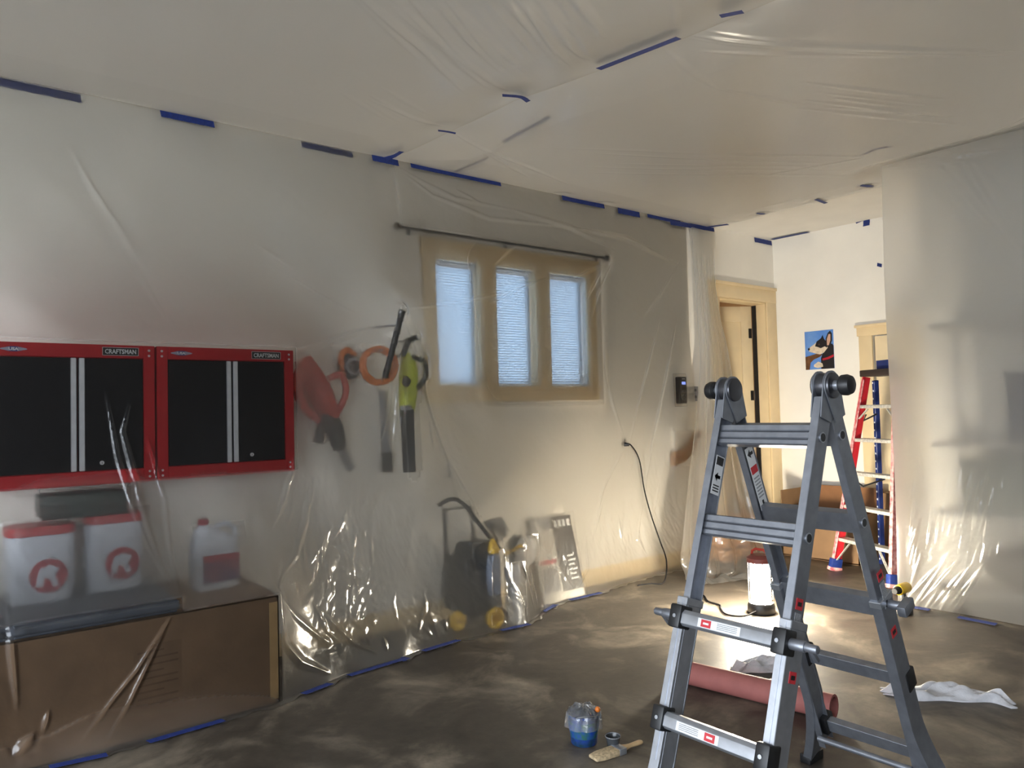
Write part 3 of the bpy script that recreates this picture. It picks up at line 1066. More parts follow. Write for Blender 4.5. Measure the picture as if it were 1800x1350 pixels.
# yellow and black power tool part by the hung sheet
yc = atZ(1588, 1082, 0)
yc = Vector((5.16, 2.36, 0))
yt = thing('cordless_driver', yc, 'yellow and black cordless driver standing behind the ladder by the hung sheet', 'power tool')
MB().obox(yc + Vector((0, 0, .03)), Vector((.05, 0, 0)), Vector((0, .035, 0)), Vector((0, 0, .03))).build('battery', M_BLACK, yt, .006)
MB().bar(yc + Vector((0, 0, .06)), yc + Vector((0, .01, .15)), .04, .032, up=(0, 1, 0)).build('grip', M_BLACK, yt, .008)
MB().cyl(yc + Vector((-.06, .01, .165)), yc + Vector((.07, .01, .165)), .034, n=18).build('motor_body', M_YEL, yt, .005)
MB().cyl(yc + Vector((-.11, .01, .165)), yc + Vector((-.06, .01, .165)), .018, .028, n=16).build('chuck', M_BLACK, yt)
gc = Vector((4.88, 2.40, 0))
gl_ = MB()
for i, (dx, dy) in enumerate(((0, 0), (.022, -.012), (-.02, -.015))):
    gl_.ball(gc + Vector((dx, dy, .012)), .014, 10, (1.3, .9, .8))
tag(gl_.build('red_scrap', M_LIDRED), 'small red scrap on the floor behind the ladder leg', 'scrap')

# ------------------------------------------------------------------ red wall cabinets
CB_Z0, CB_Z1, CB_Y = 1.097, 1.771, 4.10


def cabinet(x0, x1, label):
    w = x1 - x0
    c = thing('wall_cabinet', ((x0 + x1) / 2, WY, CB_Z0), label, 'cabinet', 'red tool cabinets on the left wall')
    y = CB_Y
    st, rt, rb = .052, .064, .066
    MB().box((x0, y + .02, CB_Z0), (x1, WY - .002, CB_Z1)).build('body', M_RED, c, .004)
    m = MB().box((x0, y, CB_Z0), (x0 + st, y + .03, CB_Z1)).box((x1 - st, y, CB_Z0), (x1, y + .03, CB_Z1))
    m.box((x0 + st, y, CB_Z1 - rt), (x1 - st, y + .03, CB_Z1)).box((x0 + st, y, CB_Z0), (x1 - st, y + .03, CB_Z0 + rb))
    fr = m.build('face_frame', M_RED, c, .002, 1)
    mid_ = x0 + w * .523
    za, zb = CB_Z0 + rb + .003, CB_Z1 - rt - .003
    for i, (a, b) in enumerate(((x0 + st + .003, mid_ - .002), (mid_ + .002, x1 - st - .003))):
        dr_ = MB().box((a, y + .004, za), (b, y + .022, zb)).build('door', M_CHAR, c, .003, 1)
        ha, hb = ((mid_ - .030, mid_ - .006) if i == 0 else (mid_ + .005, mid_ + .030))
        MB().box((ha, y - .006, za), (hb, y + .006, zb)).build('handle', M_ALU, dr_, .003, 1)
        if i == 1:
            lc = Vector((x0 + w * .665, y + .004, za + .035))
            MB().cyl(lc, lc + Vector((0, -.006, 0)), .010, n=16).build('lock', M_ALU, dr_)
            MB().box((lc.x - .001, lc.y - .0068, lc.z - .005), (lc.x + .001, lc.y - .0058, lc.z + .005)).build('keyhole', M_BLACK, dr_)
    zc = CB_Z1 - rt / 2
    bx0, bx1 = x0 + w * .67, x0 + w * .895
    bd = MB().box((bx0, y - .003, zc - .020), (bx1, y, zc + .020)).build('badge', M_BLACK, c, .001, 1)
    for lo, hi in (((bx0, zc - .020), (bx1, zc - .0185)), ((bx0, zc + .0185), (bx1, zc + .020)), ((bx0, zc - .02), (bx0 + .0015, zc + .02)), ((bx1 - .0015, zc - .02), (bx1, zc + .02))):
        MB().box((lo[0], y - .0036, lo[1]), (hi[0], y - .002, hi[1])).build('badge_rim', M_ALU, bd)
    text_mesh('badge_lettering', 'CRAFTSMAN', .031, (bx0 + .011, y - .0032, zc - .0108), (1, 0, 0), (0, 0, 1), M_STICK, bd, .0008, width=bx1 - bx0 - .022, bold=.0006)
    ex = x0 + w * .165
    e = MB().prism([(math.cos(t) * .040, math.sin(t) * .012) for t in np.linspace(0, 2 * math.pi, 24, endpoint=False)], (ex, y - .0002, zc), (1, 0, 0), (0, 0, 1), (0, -.0015, 0)).build('oval_emblem', mat('emblem_blue', (.05, .06, .22), .5), c)
    for sg in (-1, 1):
        MB().prism([(0, -.009), (.030 * sg, -.004), (.038 * sg, 0), (.030 * sg, .004), (0, .009)][::sg], (ex + sg * .016, y - .0018, zc), (1, 0, 0), (0, 0, 1), (0, -.0008, 0)).build('emblem_wing', mat('emblem_silver', (.35, .36, .45), .4), e)
    text_mesh('emblem_lettering', 'USA', .018, (ex - .019, y - .0026, zc - .006), (1, 0, 0), (0, 0, 1), M_STICK, e, .0006, width=.038, bold=.0008)
    for xx in (x0 + .024, x1 - .026):
        for zz in (CB_Z1 - .024, CB_Z1 - .050, CB_Z0 + .024, CB_Z0 + .050):
            MB().cyl((xx, y, zz), (xx, y - .004, zz), .0065, .004, n=10).build('rivet', M_ALU, fr)
    return c


cabinet(.278, .992, 'red wall cabinet with charcoal doors at the left edge of the picture')
cabinet(1.002, 1.718, 'red wall cabinet with charcoal doors beside the hanging garden tools')

# ------------------------------------------------------------------ big carton and what stands on it
bxo = thing('cardboard_box', (.6, 4.05, 0), 'large brown carton on the floor under the red cabinets, behind film', 'box')
BX0, BX1, BY0, BY1, BZ = -.30, 1.458, 3.705, 4.37, .518
mb = MB().box((BX0, BY0, 0), (BX1, BY0 + .008, BZ)).box((BX0, BY1 - .008, 0), (BX1, BY1, BZ)).box((BX0, BY0, 0), (BX0 + .008, BY1, BZ)).box((BX1 - .008, BY0, 0), (BX1, BY1, BZ))
mb.build('side_panels', M_CARD, bxo)
MB().box((BX0, BY0, BZ - .006), (BX1, (BY0 + BY1) / 2 - .002, BZ)).build('top_flap', M_CARD, bxo, .001, 1)
MB().box((BX0, (BY0 + BY1) / 2 + .002, BZ - .006), (BX1, BY1, BZ)).build('top_flap', M_CARD, bxo, .001, 1)
pn = MB().box((.80, BY0 - .001, .10), (1.0, BY0, .40)).build('printed_panel', mat('card_print', (.205, .124, .068), .8), bxo)
for i in range(9):
    z = .37 - i * .029
    MB().box((.815, BY0 - .0016, z - .004), (.815 + (.17 if i % 3 else .11), BY0 - .0008, z + .004)).build('print_line', M_INK, pn)
MB().box((1.41, BY0 - .001, .02), (1.452, BY0, .49)).build('edge_tape', mat('tan_tape', (.50, .34, .16), .5), bxo)
# lid lying on the carton
lid = thing('tote_lid', (.3, 4.05, BZ), 'flat slate-blue tote lid lying on the large carton', 'lid')
MB().box((-.32, 3.72, BZ + .012), (1.0, 4.33, BZ + .055)).build('lid_plate', M_SLATE, lid, .012, 3)
MB().box((-.31, 3.73, BZ + .0005), (.99, 4.32, BZ + .013)).build('lid_skirt', M_SLATE, lid, .004)
for yy in (3.86, 4.05, 4.24):
    MB().box((-.28, yy - .012, BZ + .0545), (.96, yy + .012, BZ + .059)).build('lid_rib', M_SLATE, lid, .002)
LZ = BZ + .0595


def pail_jug(cx, cy, w, h, label):
    o = thing('white_pail', (cx, cy, LZ), label, 'pail', 'white pails with red lids')
    prof = []
    k = .42
    n = 28
    vs, fs = [], []
    secs = [(0, .92), (.02, .97), (h * .5, 1.0), (h - .02, 1.0), (h, .97)]
    for z, s in secs:
        for i in range(n):
            t = 2 * math.pi * i / n
            cx_, sy_ = math.cos(t), math.sin(t)
            e = .45
            x = math.copysign(abs(cx_) ** e, cx_) * w / 2 * s
            yv = math.copysign(abs(sy_) ** e, sy_) * w / 2 * .9 * s
            vs.append((cx + x, cy + yv, LZ + z))
    for j in range(len(secs) - 1):
        for i in range(n):
            fs.append((j * n + i, j * n + (i + 1) % n, (j + 1) * n + (i + 1) % n, (j + 1) * n + i))
    fs += [tuple(range(n - 1, -1, -1)), tuple((len(secs) - 1) * n + i for i in range(n))]
    MB().add(vs, fs).build('pail_body', M_JUG, o)
    vs2, fs2 = [], []
    for z, s in ((h + .001, 1.03), (h + .03, 1.03), (h + .04, .98)):
        for i in range(n):
            t = 2 * math.pi * i / n
            cx_, sy_ = math.cos(t), math.sin(t)
            vs2.append((cx + math.copysign(abs(cx_) ** .45, cx_) * w / 2 * s, cy + math.copysign(abs(sy_) ** .45, sy_) * w / 2 * .9 * s, LZ + z))
    for j in range(2):
        for i in range(n):
            fs2.append((j * n + i, j * n + (i + 1) % n, (j + 1) * n + (i + 1) % n, (j + 1) * n + i))
    fs2 += [tuple(range(n - 1, -1, -1)), tuple(2 * n + i for i in range(n))]
    MB().add(vs2, fs2).build('lid', M_LIDRED, o)
    yy = cy - w * .45 - .0005
    zc = LZ + h * .40
    r = .075
    em = MB().prism([(math.cos(t) * r, math.sin(t) * r * 1.05) for t in np.linspace(0, 2 * math.pi, 30, endpoint=False)], (cx + .02, yy, zc), (1, 0, 0), (0, 0, 1), (0, -.002, 0)).build('round_emblem', M_EMB, o)
    MB().prism([(-.045, -.045), (-.018, -.05), (-.012, -.005), (.012, -.02), (.022, -.055), (.045, -.05), (.03, .0), (.048, .03), (.01, .05), (-.03, .035), (-.04, .0)], (cx + .015, yy - .002, zc), (1, 0, 0), (0, 0, 1), (0, -.0012, 0)).build('pale_figure', M_JUG, em)
    return o


pail_jug(.503, 4.17, .27, .31, 'white square pail with red lid and red round emblem, nearest the left edge')
pail_jug(.812, 4.19, .25, .33, 'white square pail with red lid and red round emblem, next to the white jug')
dc = thing('tool_case', (.66, 4.12, LZ + .372), 'dark green case lying across the two red-lidded pails', 'case')
MB().box((.50, 4.09, LZ + .372), (.86, 4.30, LZ + .485)).build('case_body', M_DGREEN, dc, .01)
MB().box((.497, 4.087, LZ + .425), (.863, 4.303, LZ + .432)).build('case_seam', M_BLACK, dc, .001)
for xx in (.58, .78):
    MB().box((xx - .018, 4.078, LZ + .412), (xx + .018, 4.09, LZ + .445)).build('latch', M_BLACK, dc, .003)

# white handled jug
jx, jy = 1.262, 4.08
jg = thing('handled_jug', (jx, jy, BZ), 'white handled plastic jug with red and blue label on the large carton', 'jug')
vs, fs = [], []
n = 28
secs = [(0, .92, 0), (.015, 1, 0), (.20, 1, 0), (.25, .92, -.005), (.29, .66, -.02), (.315, .40, -.04), (.325, .24, -.05), (.335, .20, -.05)]
for z, s, ox in secs:
    for i in range(n):
        t = 2 * math.pi * i / n
        cx_, sy_ = math.cos(t), math.sin(t)
        vs.append((jx + ox + math.copysign(abs(cx_) ** .5, cx_) * .118 * s, jy + math.copysign(abs(sy_) ** .5, sy_) * .075 * s, BZ + .001 + z))
for j in range(len(secs) - 1):
    for i in range(n):
        fs.append((j * n + i, j * n + (i + 1) % n, (j + 1) * n + (i + 1) % n, (j + 1) * n + i))
fs += [tuple(range(n - 1, -1, -1)), tuple((len(secs) - 1) * n + i for i in range(n))]
MB().add(vs, fs).build('jug_body', M_JUG, jg)
MB().tube(wobble([(jx + .0, jy, BZ + .30), (jx + .05, jy, BZ + .335), (jx + .10, jy, BZ + .31), (jx + .112, jy, BZ + .25), (jx + .10, jy, BZ + .20)], 6), .016, 10).build('handle', M_JUG, jg)
MB().cyl((jx - .05, jy, BZ + .336), (jx - .05, jy, BZ + .365), .026, n=18).build('cap', M_EMB, jg, .003)
lb = MB().box((jx - .075, jy - .0795, BZ + .045), (jx + .105, jy - .0745, BZ + .185)).build('label', mat('jug_label_blue', (.05, .06, .18), .5, col2=(.35, .10, .12), scale=12), jg)
MB().box((jx - .075, jy - .081, BZ + .15), (jx + .105, jy - .079, BZ + .185)).build('label_red_band', M_EMB, lb)

# ------------------------------------------------------------------ garden tools hanging on the wall


def hang(name, label, cat, loc):
    return thing(name, loc, label, cat)


# red hedge cutter
t = hang('hedge_trimmer', 'red and black hedge cutter hanging on the wall beside the red cabinets', 'garden tool', (1.95, 4.38, 1.15))
MB().tube(wobble([(1.86, 4.30, 1.74), (1.90, 4.27, 1.62), (1.96, 4.26, 1.50), (2.02, 4.26, 1.38)], 6), [.05 + .03 * math.sin(i / 18 * 3.1) for i in range(19)], 14).build('motor_housing', M_TOOLRED, t)
MB().tube(wobble([(1.86, 4.30, 1.72), (1.80, 4.26, 1.60), (1.84, 4.26, 1.46), (1.95, 4.27, 1.36)], 6), .026, 10).build('rear_grip', M_TOOLRED, t)
MB().tube(wobble([(1.99, 4.24, 1.62), (2.06, 4.21, 1.64), (2.09, 4.21, 1.54), (2.05, 4.24, 1.42)], 6), .020, 10).build('front_grip', M_TOOLRED, t)
MB().tube(wobble([(1.97, 4.26, 1.42), (2.03, 4.26, 1.32), (2.07, 4.27, 1.20)], 6), [.05, .052, .054, .056, .058, .058, .057, .056, .054, .052, .05, .045, .04], 12).build('gear_case', M_BLACK, t)
MB().bar((2.06, 4.28, 1.24), (2.16, 4.31, 1.06), .05, .012, up=(0, 1, 0)).build('blade', M_GREY, t, .002)
MB().bar((1.95, 4.26, 1.36), (1.93, 4.27, 1.24), .05, .05, up=(0, 1, 0)).build('guard', M_BLACK, t, .01)
MB().cyl((1.865, 4.30, 1.77), (1.865, 4.40, 1.775), .008, n=8).build('wall_hook', M_GREY, t)

# orange cord coil
t = hang('cord_coil', 'coil of orange extension cord hanging on the wall by the black pole', 'cord', (2.33, 4.38, 1.6))
for i in range(5):
    c = Vector((2.305 + .008 * math.sin(i * 2.1), 4.165 + .013 * i, 1.70 + .008 * math.cos(i * 1.7)))
    MB().torus(c, .105 + .008 * math.sin(i * 3), .012, (.12, 1, .05 * math.sin(i)), 36, 8).build('cord_loop', M_ORANGE, t)
MB().cyl((2.30, 4.14, 1.792), (2.30, 4.40, 1.80), .008, n=8).build('wall_hook', M_GREY, t)

# black and orange leaf blower body behind it
t = hang('leaf_blower', 'black and orange blower hanging left of the orange cord coil', 'garden tool', (2.16, 4.38, 1.6))
MB().ball((2.17, 4.32, 1.70), .075, 18, (1.05, .9, 1.1)).build('fan_housing', M_BLACK, t)
MB().tube(wobble([(2.13, 4.30, 1.65), (2.10, 4.29, 1.75), (2.14, 4.29, 1.80), (2.20, 4.30, 1.77)], 6), .020, 10).build('handle', M_ORANGE, t)
MB().torus((2.17, 4.255, 1.70), .045, .010, (0, 1, 0), 24, 8).build('intake_ring', M_GREY, t)

# black poles
t = hang('extension_pole', 'straight black pole poking out against the film above the orange coil', 'pole', (2.3, 4.2, 1.6))
MB().cyl((2.30, 4.105, 1.62), (2.405, 4.062, 2.03), .019, n=14).build('pole_tube', M_BLACK, t, .002, 1)
MB().cyl((2.402, 4.072, 2.01), (2.4065, 4.058, 2.038), .023, n=14).build('end_cap', M_BLACK, t, .002, 1)
MB().cyl((2.385, 4.07, 1.95), (2.385, 4.40, 1.96), .008, n=8).build('wall_hook', M_GREY, t)
t = hang('trigger_handle', 'short black trigger handle just below the tip of the black pole', 'handle', (2.4, 4.2, 1.7))
MB().cyl((2.425, 4.105, 1.76), (2.47, 4.10, 1.865), .019, n=12).build('grip', M_BLACK, t, .002)
MB().bar((2.455, 4.11, 1.85), (2.53, 4.10, 1.88), .035, .03, up=(0, 1, 0)).build('head', M_BLACK, t, .006)
MB().cyl((2.49, 4.13, 1.862), (2.49, 4.40, 1.87), .008, n=8).build('wall_hook', M_GREY, t)

# lime blower
t = hang('leaf_blower', 'lime green blower with long black tube hanging on the wall', 'garden tool', (2.5, 4.2, 1.04))
MB().tube(wobble([(2.50, 4.20, 1.78), (2.51, 4.18, 1.70), (2.50, 4.17, 1.58), (2.485, 4.16, 1.47), (2.475, 4.15, 1.42)], 6), [.03 + .032 * math.sin(min(1, i / 10) * 1.57) - .012 * max(0, (i - 14) / 10) for i in range(25)], 18).build('motor_housing', M_LIME, t)
MB().tube(wobble([(2.53, 4.16, 1.76), (2.575, 4.09, 1.72), (2.58, 4.09, 1.63), (2.54, 4.13, 1.55)], 6), .017, 10).build('handle', M_BLACK, t)
MB().ball((2.46, 4.12, 1.60), .032, 12, (1, .5, 1.1)).build('intake_vent', M_BLACK, t)
MB().cyl((2.475, 4.15, 1.44), (2.468, 4.12, 1.035), .044, .040, n=20).build('blower_tube', M_BLACK, t)
MB().cyl((2.475, 4.15, 1.45), (2.475, 4.148, 1.42), .048, n=20).build('tube_collar', M_GREY, t)
MB().cyl((2.50, 4.22, 1.77), (2.50, 4.40, 1.78), .008, n=8).build('wall_hook', M_GREY, t)
# dark wand to its left
t = hang('spray_wand', 'dark grey wand hanging behind film left of the lime blower', 'garden tool', (2.41, 4.35, 1.04))
MB().cyl((2.40, 4.33, 1.55), (2.43, 4.34, 1.06), .022, .03, n=14).build('wand_tube', M_GREY, t)
MB().cyl((2.43, 4.34, 1.16), (2.433, 4.34, 1.03), .035, n=14).build('wand_head', M_BLACK, t, .004)
MB().cyl((2.40, 4.33, 1.54), (2.40, 4.40, 1.55), .008, n=8).build('wall_hook', M_GREY, t)
# outlet low on the wall near the tools
t = thing('wall_outlet', (2.93, WY, .98), 'small grey outlet on the wall right of the lime blower', 'outlet')
MB().box((2.90, WY - .008, .945), (2.97, WY - .0005, 1.06)).build('plate', M_STICK, t, .003)
for z in (.975, 1.03):
    MB().box((2.918, WY - .010, z - .016), (2.952, WY - .007, z + .016)).build('socket', M_GREY, t, .002)

# ------------------------------------------------------------------ curtain rod
t = thing('curtain_rod', (3.55, 4.31, 2.64), 'thin dark curtain rod across the wall above the window', 'curtain rod')
MB().cyl((2.575, 4.368, 2.642), (4.52, 4.368, 2.642), .0095, n=12).build('rod', M_ROD, t)
MB().cyl((3.46, 4.368, 2.642), (3.50, 4.368, 2.642), .012, n=12).build('joint', M_ROD, t)
for x, sg in ((2.575, -1), (4.52, 1)):
    MB().lathe([(0, 0), (.010, 0), (.012, .012), (.024, .018), (.024, .036), (.012, .042), (0, .043)], (x - sg * .012, 4.368, 2.642), 16, (sg, 0, 0)).build('finial', M_ROD, t)
for x in (2.66, 3.49, 4.44):
    b_ = MB().cyl((x, 4.368, 2.642), (x, 4.395, 2.63), .006, n=8)
    b_.box((x - .012, 4.390, 2.60), (x + .012, 4.3995, 2.66))
    b_.build('bracket', M_ROD, t)

# ------------------------------------------------------------------ yellow sprayer / washer on the floor
t = thing('pressure_washer', (2.98, 4.1, 0), 'black pressure washer with yellow wheel and blue-grey tank behind film', 'pressure washer')
MB().box((2.80, 4.02, .10), (3.10, 4.30, .46)).build('body', M_BLACK, t, .03, 3)
MB().box((2.84, 3.985, .40), (3.06, 4.20, .55)).build('top_cowl', M_BLACK, t, .025, 3)
MB().lathe([(0, 0), (.042, .0), (.048, .02), (.048, .22), (.04, .25), (.022, .26), (0, .26)], (3.00, 3.985, .22), 22).build('detergent_tank', M_BLUEGREY, t)
MB().lathe([(0, 0), (.040, .0), (.042, .03), (.024, .065), (.012, .09), (0, .09)], (3.00, 3.985, .485), 20).build('tank_cap', M_YEL, t)
for x, yy, r in ((2.985, 3.965, .070), (2.78, 4.12, .065)):
    w_ = MB().lathe([(0, 0), (r * .55, 0), (r * .6, .008), (r * .95, .008), (r, .018), (r, .038), (r * .9, .045), (0, .045)], (x, yy + .022 if x > 2.9 else yy, r + .002), 28, (0, -1, 0)).build('wheel', M_YEL, t)
    MB().lathe([(0, 0), (r * .32, 0), (r * .28, .012), (0, .013)], (x, yy - .022 if x > 2.9 else yy - .044, r + .002), 18, (0, -1, 0)).build('hub', mat('dark_yellow', (.55, .30, .01), .4), w_)
MB().cyl((2.76, 4.09, .07), (3.02, 4.09, .07), .012, n=10).build('axle', M_BLACK, t)
MB().tube(wobble([(2.72, 4.20, .80), (2.80, 4.16, .835), (2.87, 4.12, .80), (2.94, 4.06, .68), (3.02, 4.0, .55), (3.06, 3.99, .50)], 7), .014, 10).build('hose', M_BLACK, t)
MB().tube([(2.82, 4.28, .4), (2.83, 4.30, .75), (3.05, 4.30, .75), (3.06, 4.28, .4)], .014, 10).build('push_handle', M_BLACK, t)
t = thing('spray_tank', (3.16, 3.99, 0), 'white cylindrical spray tank with yellow trigger beside the pressure washer', 'spray tank')
MB().lathe([(0, 0), (.052, 0), (.056, .02), (.055, .16), (.048, .18), (.048, .27), (.053, .285), (.053, .36), (.04, .385), (0, .39)], (3.17, 4.0, 0), 24).build('tank', M_JUG, t)
MB().cyl((3.17, 4.0, .385), (3.17, 4.0, .445), .030, .022, n=16).build('neck', M_BLACK, t)
MB().tube([(3.12, 4.02, .455), (3.17, 4.0, .47), (3.235, 3.985, .50), (3.25, 3.985, .49)], .012, 8).build('trigger', M_YEL, t)
t = thing('hose_reel', (3.36, 4.16, 0), 'grey hose reel standing right of the white spray tank', 'hose reel')
for y_, r in ((4.10, .10), (4.20, .10)):
    MB().lathe([(0, 0), (r, 0), (r, .012), (0, .012)], (3.36, y_, .43), 28, (0, -1, 0)).build('reel_flange', M_GREY, t)
for i in range(4):
    MB().torus((3.36, 4.115 + .022 * i, .43), .072, .012, (0, 1, 0), 28, 8).build('hose_turn', M_BLACK, t)
for sg in (-1, 1):
    MB().tube([(3.36 + sg * .02, 4.205, .43), (3.36 + sg * .09, 4.22, .012), (3.36 + sg * .09, 4.06, .012)], .010, 8).build('reel_stand', M_GREY, t)
t = thing('vacuum_nozzle', (3.2, 4.2, 0), 'grey ribbed vacuum nozzle leaning behind the spray tank', 'nozzle')
MB().prism([(-.09, .08), (.06, .10), (.11, .0), (.03, -.07)], (3.17, 4.17, .57), (1, 0, 0), (0, 0, 1), (0, .05, 0)).build('nozzle_head', M_GREY, t, .008)
for i in range(5):
    MB().obox((3.13 + i * .026, 4.165, .60 - i * .008), (.003, 0, .002), (0, .006, 0), (-.018, 0, .045)).build('rib', M_BLACK, t)
MB().cyl((3.18, 4.20, .54), (3.19, 4.25, .0), .02, n=12).build('nozzle_tube', M_GREY, t)

# printed board leaning on the wall
t = thing('printed_carton', (3.8, 4.27, 0), 'flat black and white printed carton leaning on the wall near the floor', 'carton')
o0 = Vector((3.60, 4.20, .0))
uy_ = Vector((0, .16, .59))
n_ = Vector((0, -.59, .16)).normalized()


def brd(a0, a1, b0, b1, material, name, lift, par, th_=.002):
    c = o0 + Vector(((a0 + a1) / 2, 0, 0)) + uy_ * ((b0 + b1) / 2) + n_ * lift
    return MB().obox(c, Vector(((a1 - a0) / 2, 0, 0)), uy_ * ((b1 - b0) / 2), n_ * th_).build(name, material, par)


M_PAPER = mat('carton_white', (.62, .60, .56), .6, var=.05)
bdy = brd(0, .43, 0, 1, M_PAPER, 'carton_panel', -.012, t, .012)
brd(.22, .43, .10, 1, M_BLACK, 'dark_print', .0008, bdy, .0008)
brd(.0, .24, .86, 1, M_GREY, 'grey_header', .0008, bdy, .0008)
for i in range(4):
    brd(.245 + i * .045, .275 + i * .045, .87, .955, M_STICK, 'header_mark', .0022, bdy, .0006)
brd(.03, .20, .45, .50, M_EMB, 'red_text_line', .0008, bdy, .0008)
for i in range(6):
    brd(.32, .40 - .02 * (i % 2), .22 + i * .055, .245 + i * .055, M_STICK, 'text_line', .0022, bdy, .0006)
brd(.02, .2, .12, .40, M_GREY, 'picture_panel', .0008, bdy, .0008)

# ------------------------------------------------------------------ wall controls and cord
t = thing('wall_keypad', (5.45, WY, 1.55), 'black upright keypad with small lit blue screen on the left wall', 'keypad')
MB().box((5.40, WY - .05, 1.43), (5.50, WY - .001, 1.67)).build('housing', M_BLACK, t, .008)
MB().box((5.43, WY - .052, 1.60), (5.48, WY - .049, 1.625)).build('screen', emis('keypad_screen', (.25, .35, 1.0), .8), t)
MB().box((5.435, WY - .0515, 1.645), (5.475, WY - .0495, 1.655)).build('status_strip', M_STICK, t)
for i in range(3):
    for j in range(3):
        MB().box((5.425 + i * .02, WY - .053, 1.46 + j * .035), (5.438 + i * .02, WY - .049, 1.48 + j * .035)).build('key', M_GREY, t)
for x, lbl in ((5.545, 'grey two-gang switch plate beside the black keypad'), (5.64, 'grey switch plate nearest the left door casing')):
    t = thing('switch_plate', (x + .03, WY, 1.45), lbl, 'switch', 'switch plates on the left wall')
    MB().box((x, WY - .008, 1.45), (x + .075, WY - .0005, 1.585)).build('plate', M_GREY, t, .003)
    for z in (1.48, 1.54):
        MB().box((x + .025, WY - .014, z), (x + .05, WY - .007, z + .022)).build('toggle', mat('toggle_grey', (.12, .12, .12), .5), t, .002)
t = MB().prism([(5.285, .885), (5.42, .905), (5.55, .985), (5.66, 1.11), (5.685, 1.175), (5.61, 1.165), (5.53, 1.075), (5.42, 1.02), (5.29, 1.0)], (0, WY - .06, 0), (1, 0, 0), (0, 0, 1), (0, .058, 0)).build('wooden_rail_bracket', M_WOOD, None, .006)
tag(t, 'bent brown wooden piece on the wall under the switch plates', 'wooden bracket')

# picture of a dog on the back wall
t = thing('photo_print', (WX, 3.93, 1.735), 'unframed photo print of a dog against blue sky on the back wall', 'picture')
PY0, PZ0, PW, PH = 4.078, 1.737, .298, .378


def pp(poly, material, name, lift, par):
    MB().prism([(x * PW, (1 - y) * PH) for x, y in poly], (WX - .004 - lift, PY0, PZ0), (0, -1, 0), (0, 0, 1), (-.0004, 0, 0)).build(name, material, par)


bd = MB().box((WX - .004, PY0 - PW, PZ0), (WX - .0005, PY0, PZ0 + PH)).build('print_sheet', mat('photo_sky_blue', lin('#3f74c4'), .35, var=.1, scale=6, col2='#6f9ad6'), t)
pb = mat('photo_black', (.012, .011, .014), .35)
pw_ = mat('photo_cream', lin('#d8c8b0'), .35, var=.1, scale=30)
pr2 = mat('photo_brown', lin('#6b4a30'), .35, var=.2, scale=20)
pp([(.0, .66), (.25, .62), (.5, .58), (.62, .62), (.52, .68), (.30, .74), (.18, .82), (.14, 1), (0, 1)], pr2, 'branch', .0006, bd)
pp([(.55, .72), (.66, .52), (.80, .40), (.95, .36), (1, .42), (1, 1), (.55, 1)], pb, 'dark_body', .0010, bd)
pp([(.10, .45), (.30, .36), (.48, .26), (.66, .22), (.78, .30), (.80, .46), (.66, .58), (.52, .62), (.34, .58), (.16, .53)], pw_, 'muzzle', .0014, bd)
pp([(.36, .40), (.42, .28), (.58, .20), (.64, .12), (.68, .22), (.80, .34), (.78, .46), (.70, .42), (.56, .46), (.44, .42)], pb, 'dark_head', .0018, bd)
pp([(.74, .42), (.74, .22), (.82, .08), (.90, .03), (.96, .10), (.96, .28), (.88, .44)], pb, 'ear', .0022, bd)
pp([(.78, .40), (.78, .24), (.85, .11), (.91, .12), (.90, .28), (.84, .40)], mat('photo_pink', lin('#c9a08a'), .35), 'ear_inside', .0026, bd)
pp([(.10, .45), (.16, .42), (.18, .48), (.12, .50)], pb, 'nose', .0026, bd)
pp([(.48, .35), (.52, .34), (.53, .37), (.49, .38)], pr2, 'eye', .0026, bd)
pp([(.60, .73), (.80, .70), (1, .64), (1, .70), (.80, .76), (.61, .78)], mat('photo_red', lin('#b02030'), .35), 'collar', .0026, bd)
pp([(.30, .88), (.46, .80), (.60, .86), (.62, .94), (.44, .97), (.30, .93)], pw_, 'paw', .0026, bd)

# cartons by the back wall
M_CARD2 = mat('brown_cardboard', (.20, .115, .055), .8, var=.06, scale=7)
t = thing('open_carton', (6.6, 3.75, 0), 'open brown carton with raised flaps against the back wall', 'carton')
cx0, cx1, cy0, cy1, cz = 6.42, 6.90, 3.30, 4.03, .42
MB().box((cx0, cy0, 0), (cx0 + .008, cy1, cz)).build('front_panel', M_CARD2, t)
MB().box((cx1 - .008, cy0, 0), (cx1, cy1, cz + .20)).build('back_panel', mat('dark_cardboard', (.22, .10, .04), .8), t)
MB().box((cx0, cy0, 0), (cx1, cy0 + .008, cz)).build('side_panel', M_CARD2, t)
MB().box((cx0, cy1 - .008, 0), (cx1, cy1, cz + .18)).build('side_panel', M_CARD2, t)
MB().box((cx0, cy0, .004), (cx1, cy1, .012)).build('bottom_panel', M_CARD2, t)
MB().obox((cx0 - .06, (cy0 + cy1) / 2, cz - .04), (.075, 0, .05), (0, (cy1 - cy0) / 2, 0), (-.002, 0, .003)).build('front_flap', M_CARD2, t)
t = thing('small_carton', (6.85, 3.14, 0), 'small upright brown carton behind the red step ladder', 'carton')
MB().box((6.72, 3.03, 0), (6.98, 3.26, .60)).build('carton_body', M_CARD2, t, .003)
MB().box((6.719, 3.13, .0), (6.981, 3.16, .6005)).build('packing_tape', mat('tan_tape', (.50, .34, .16), .5), t)
t = thing('wooden_crate', (5.9, 4.2, 0), 'low orange-brown wooden crate beside the door behind the loose film', 'crate')
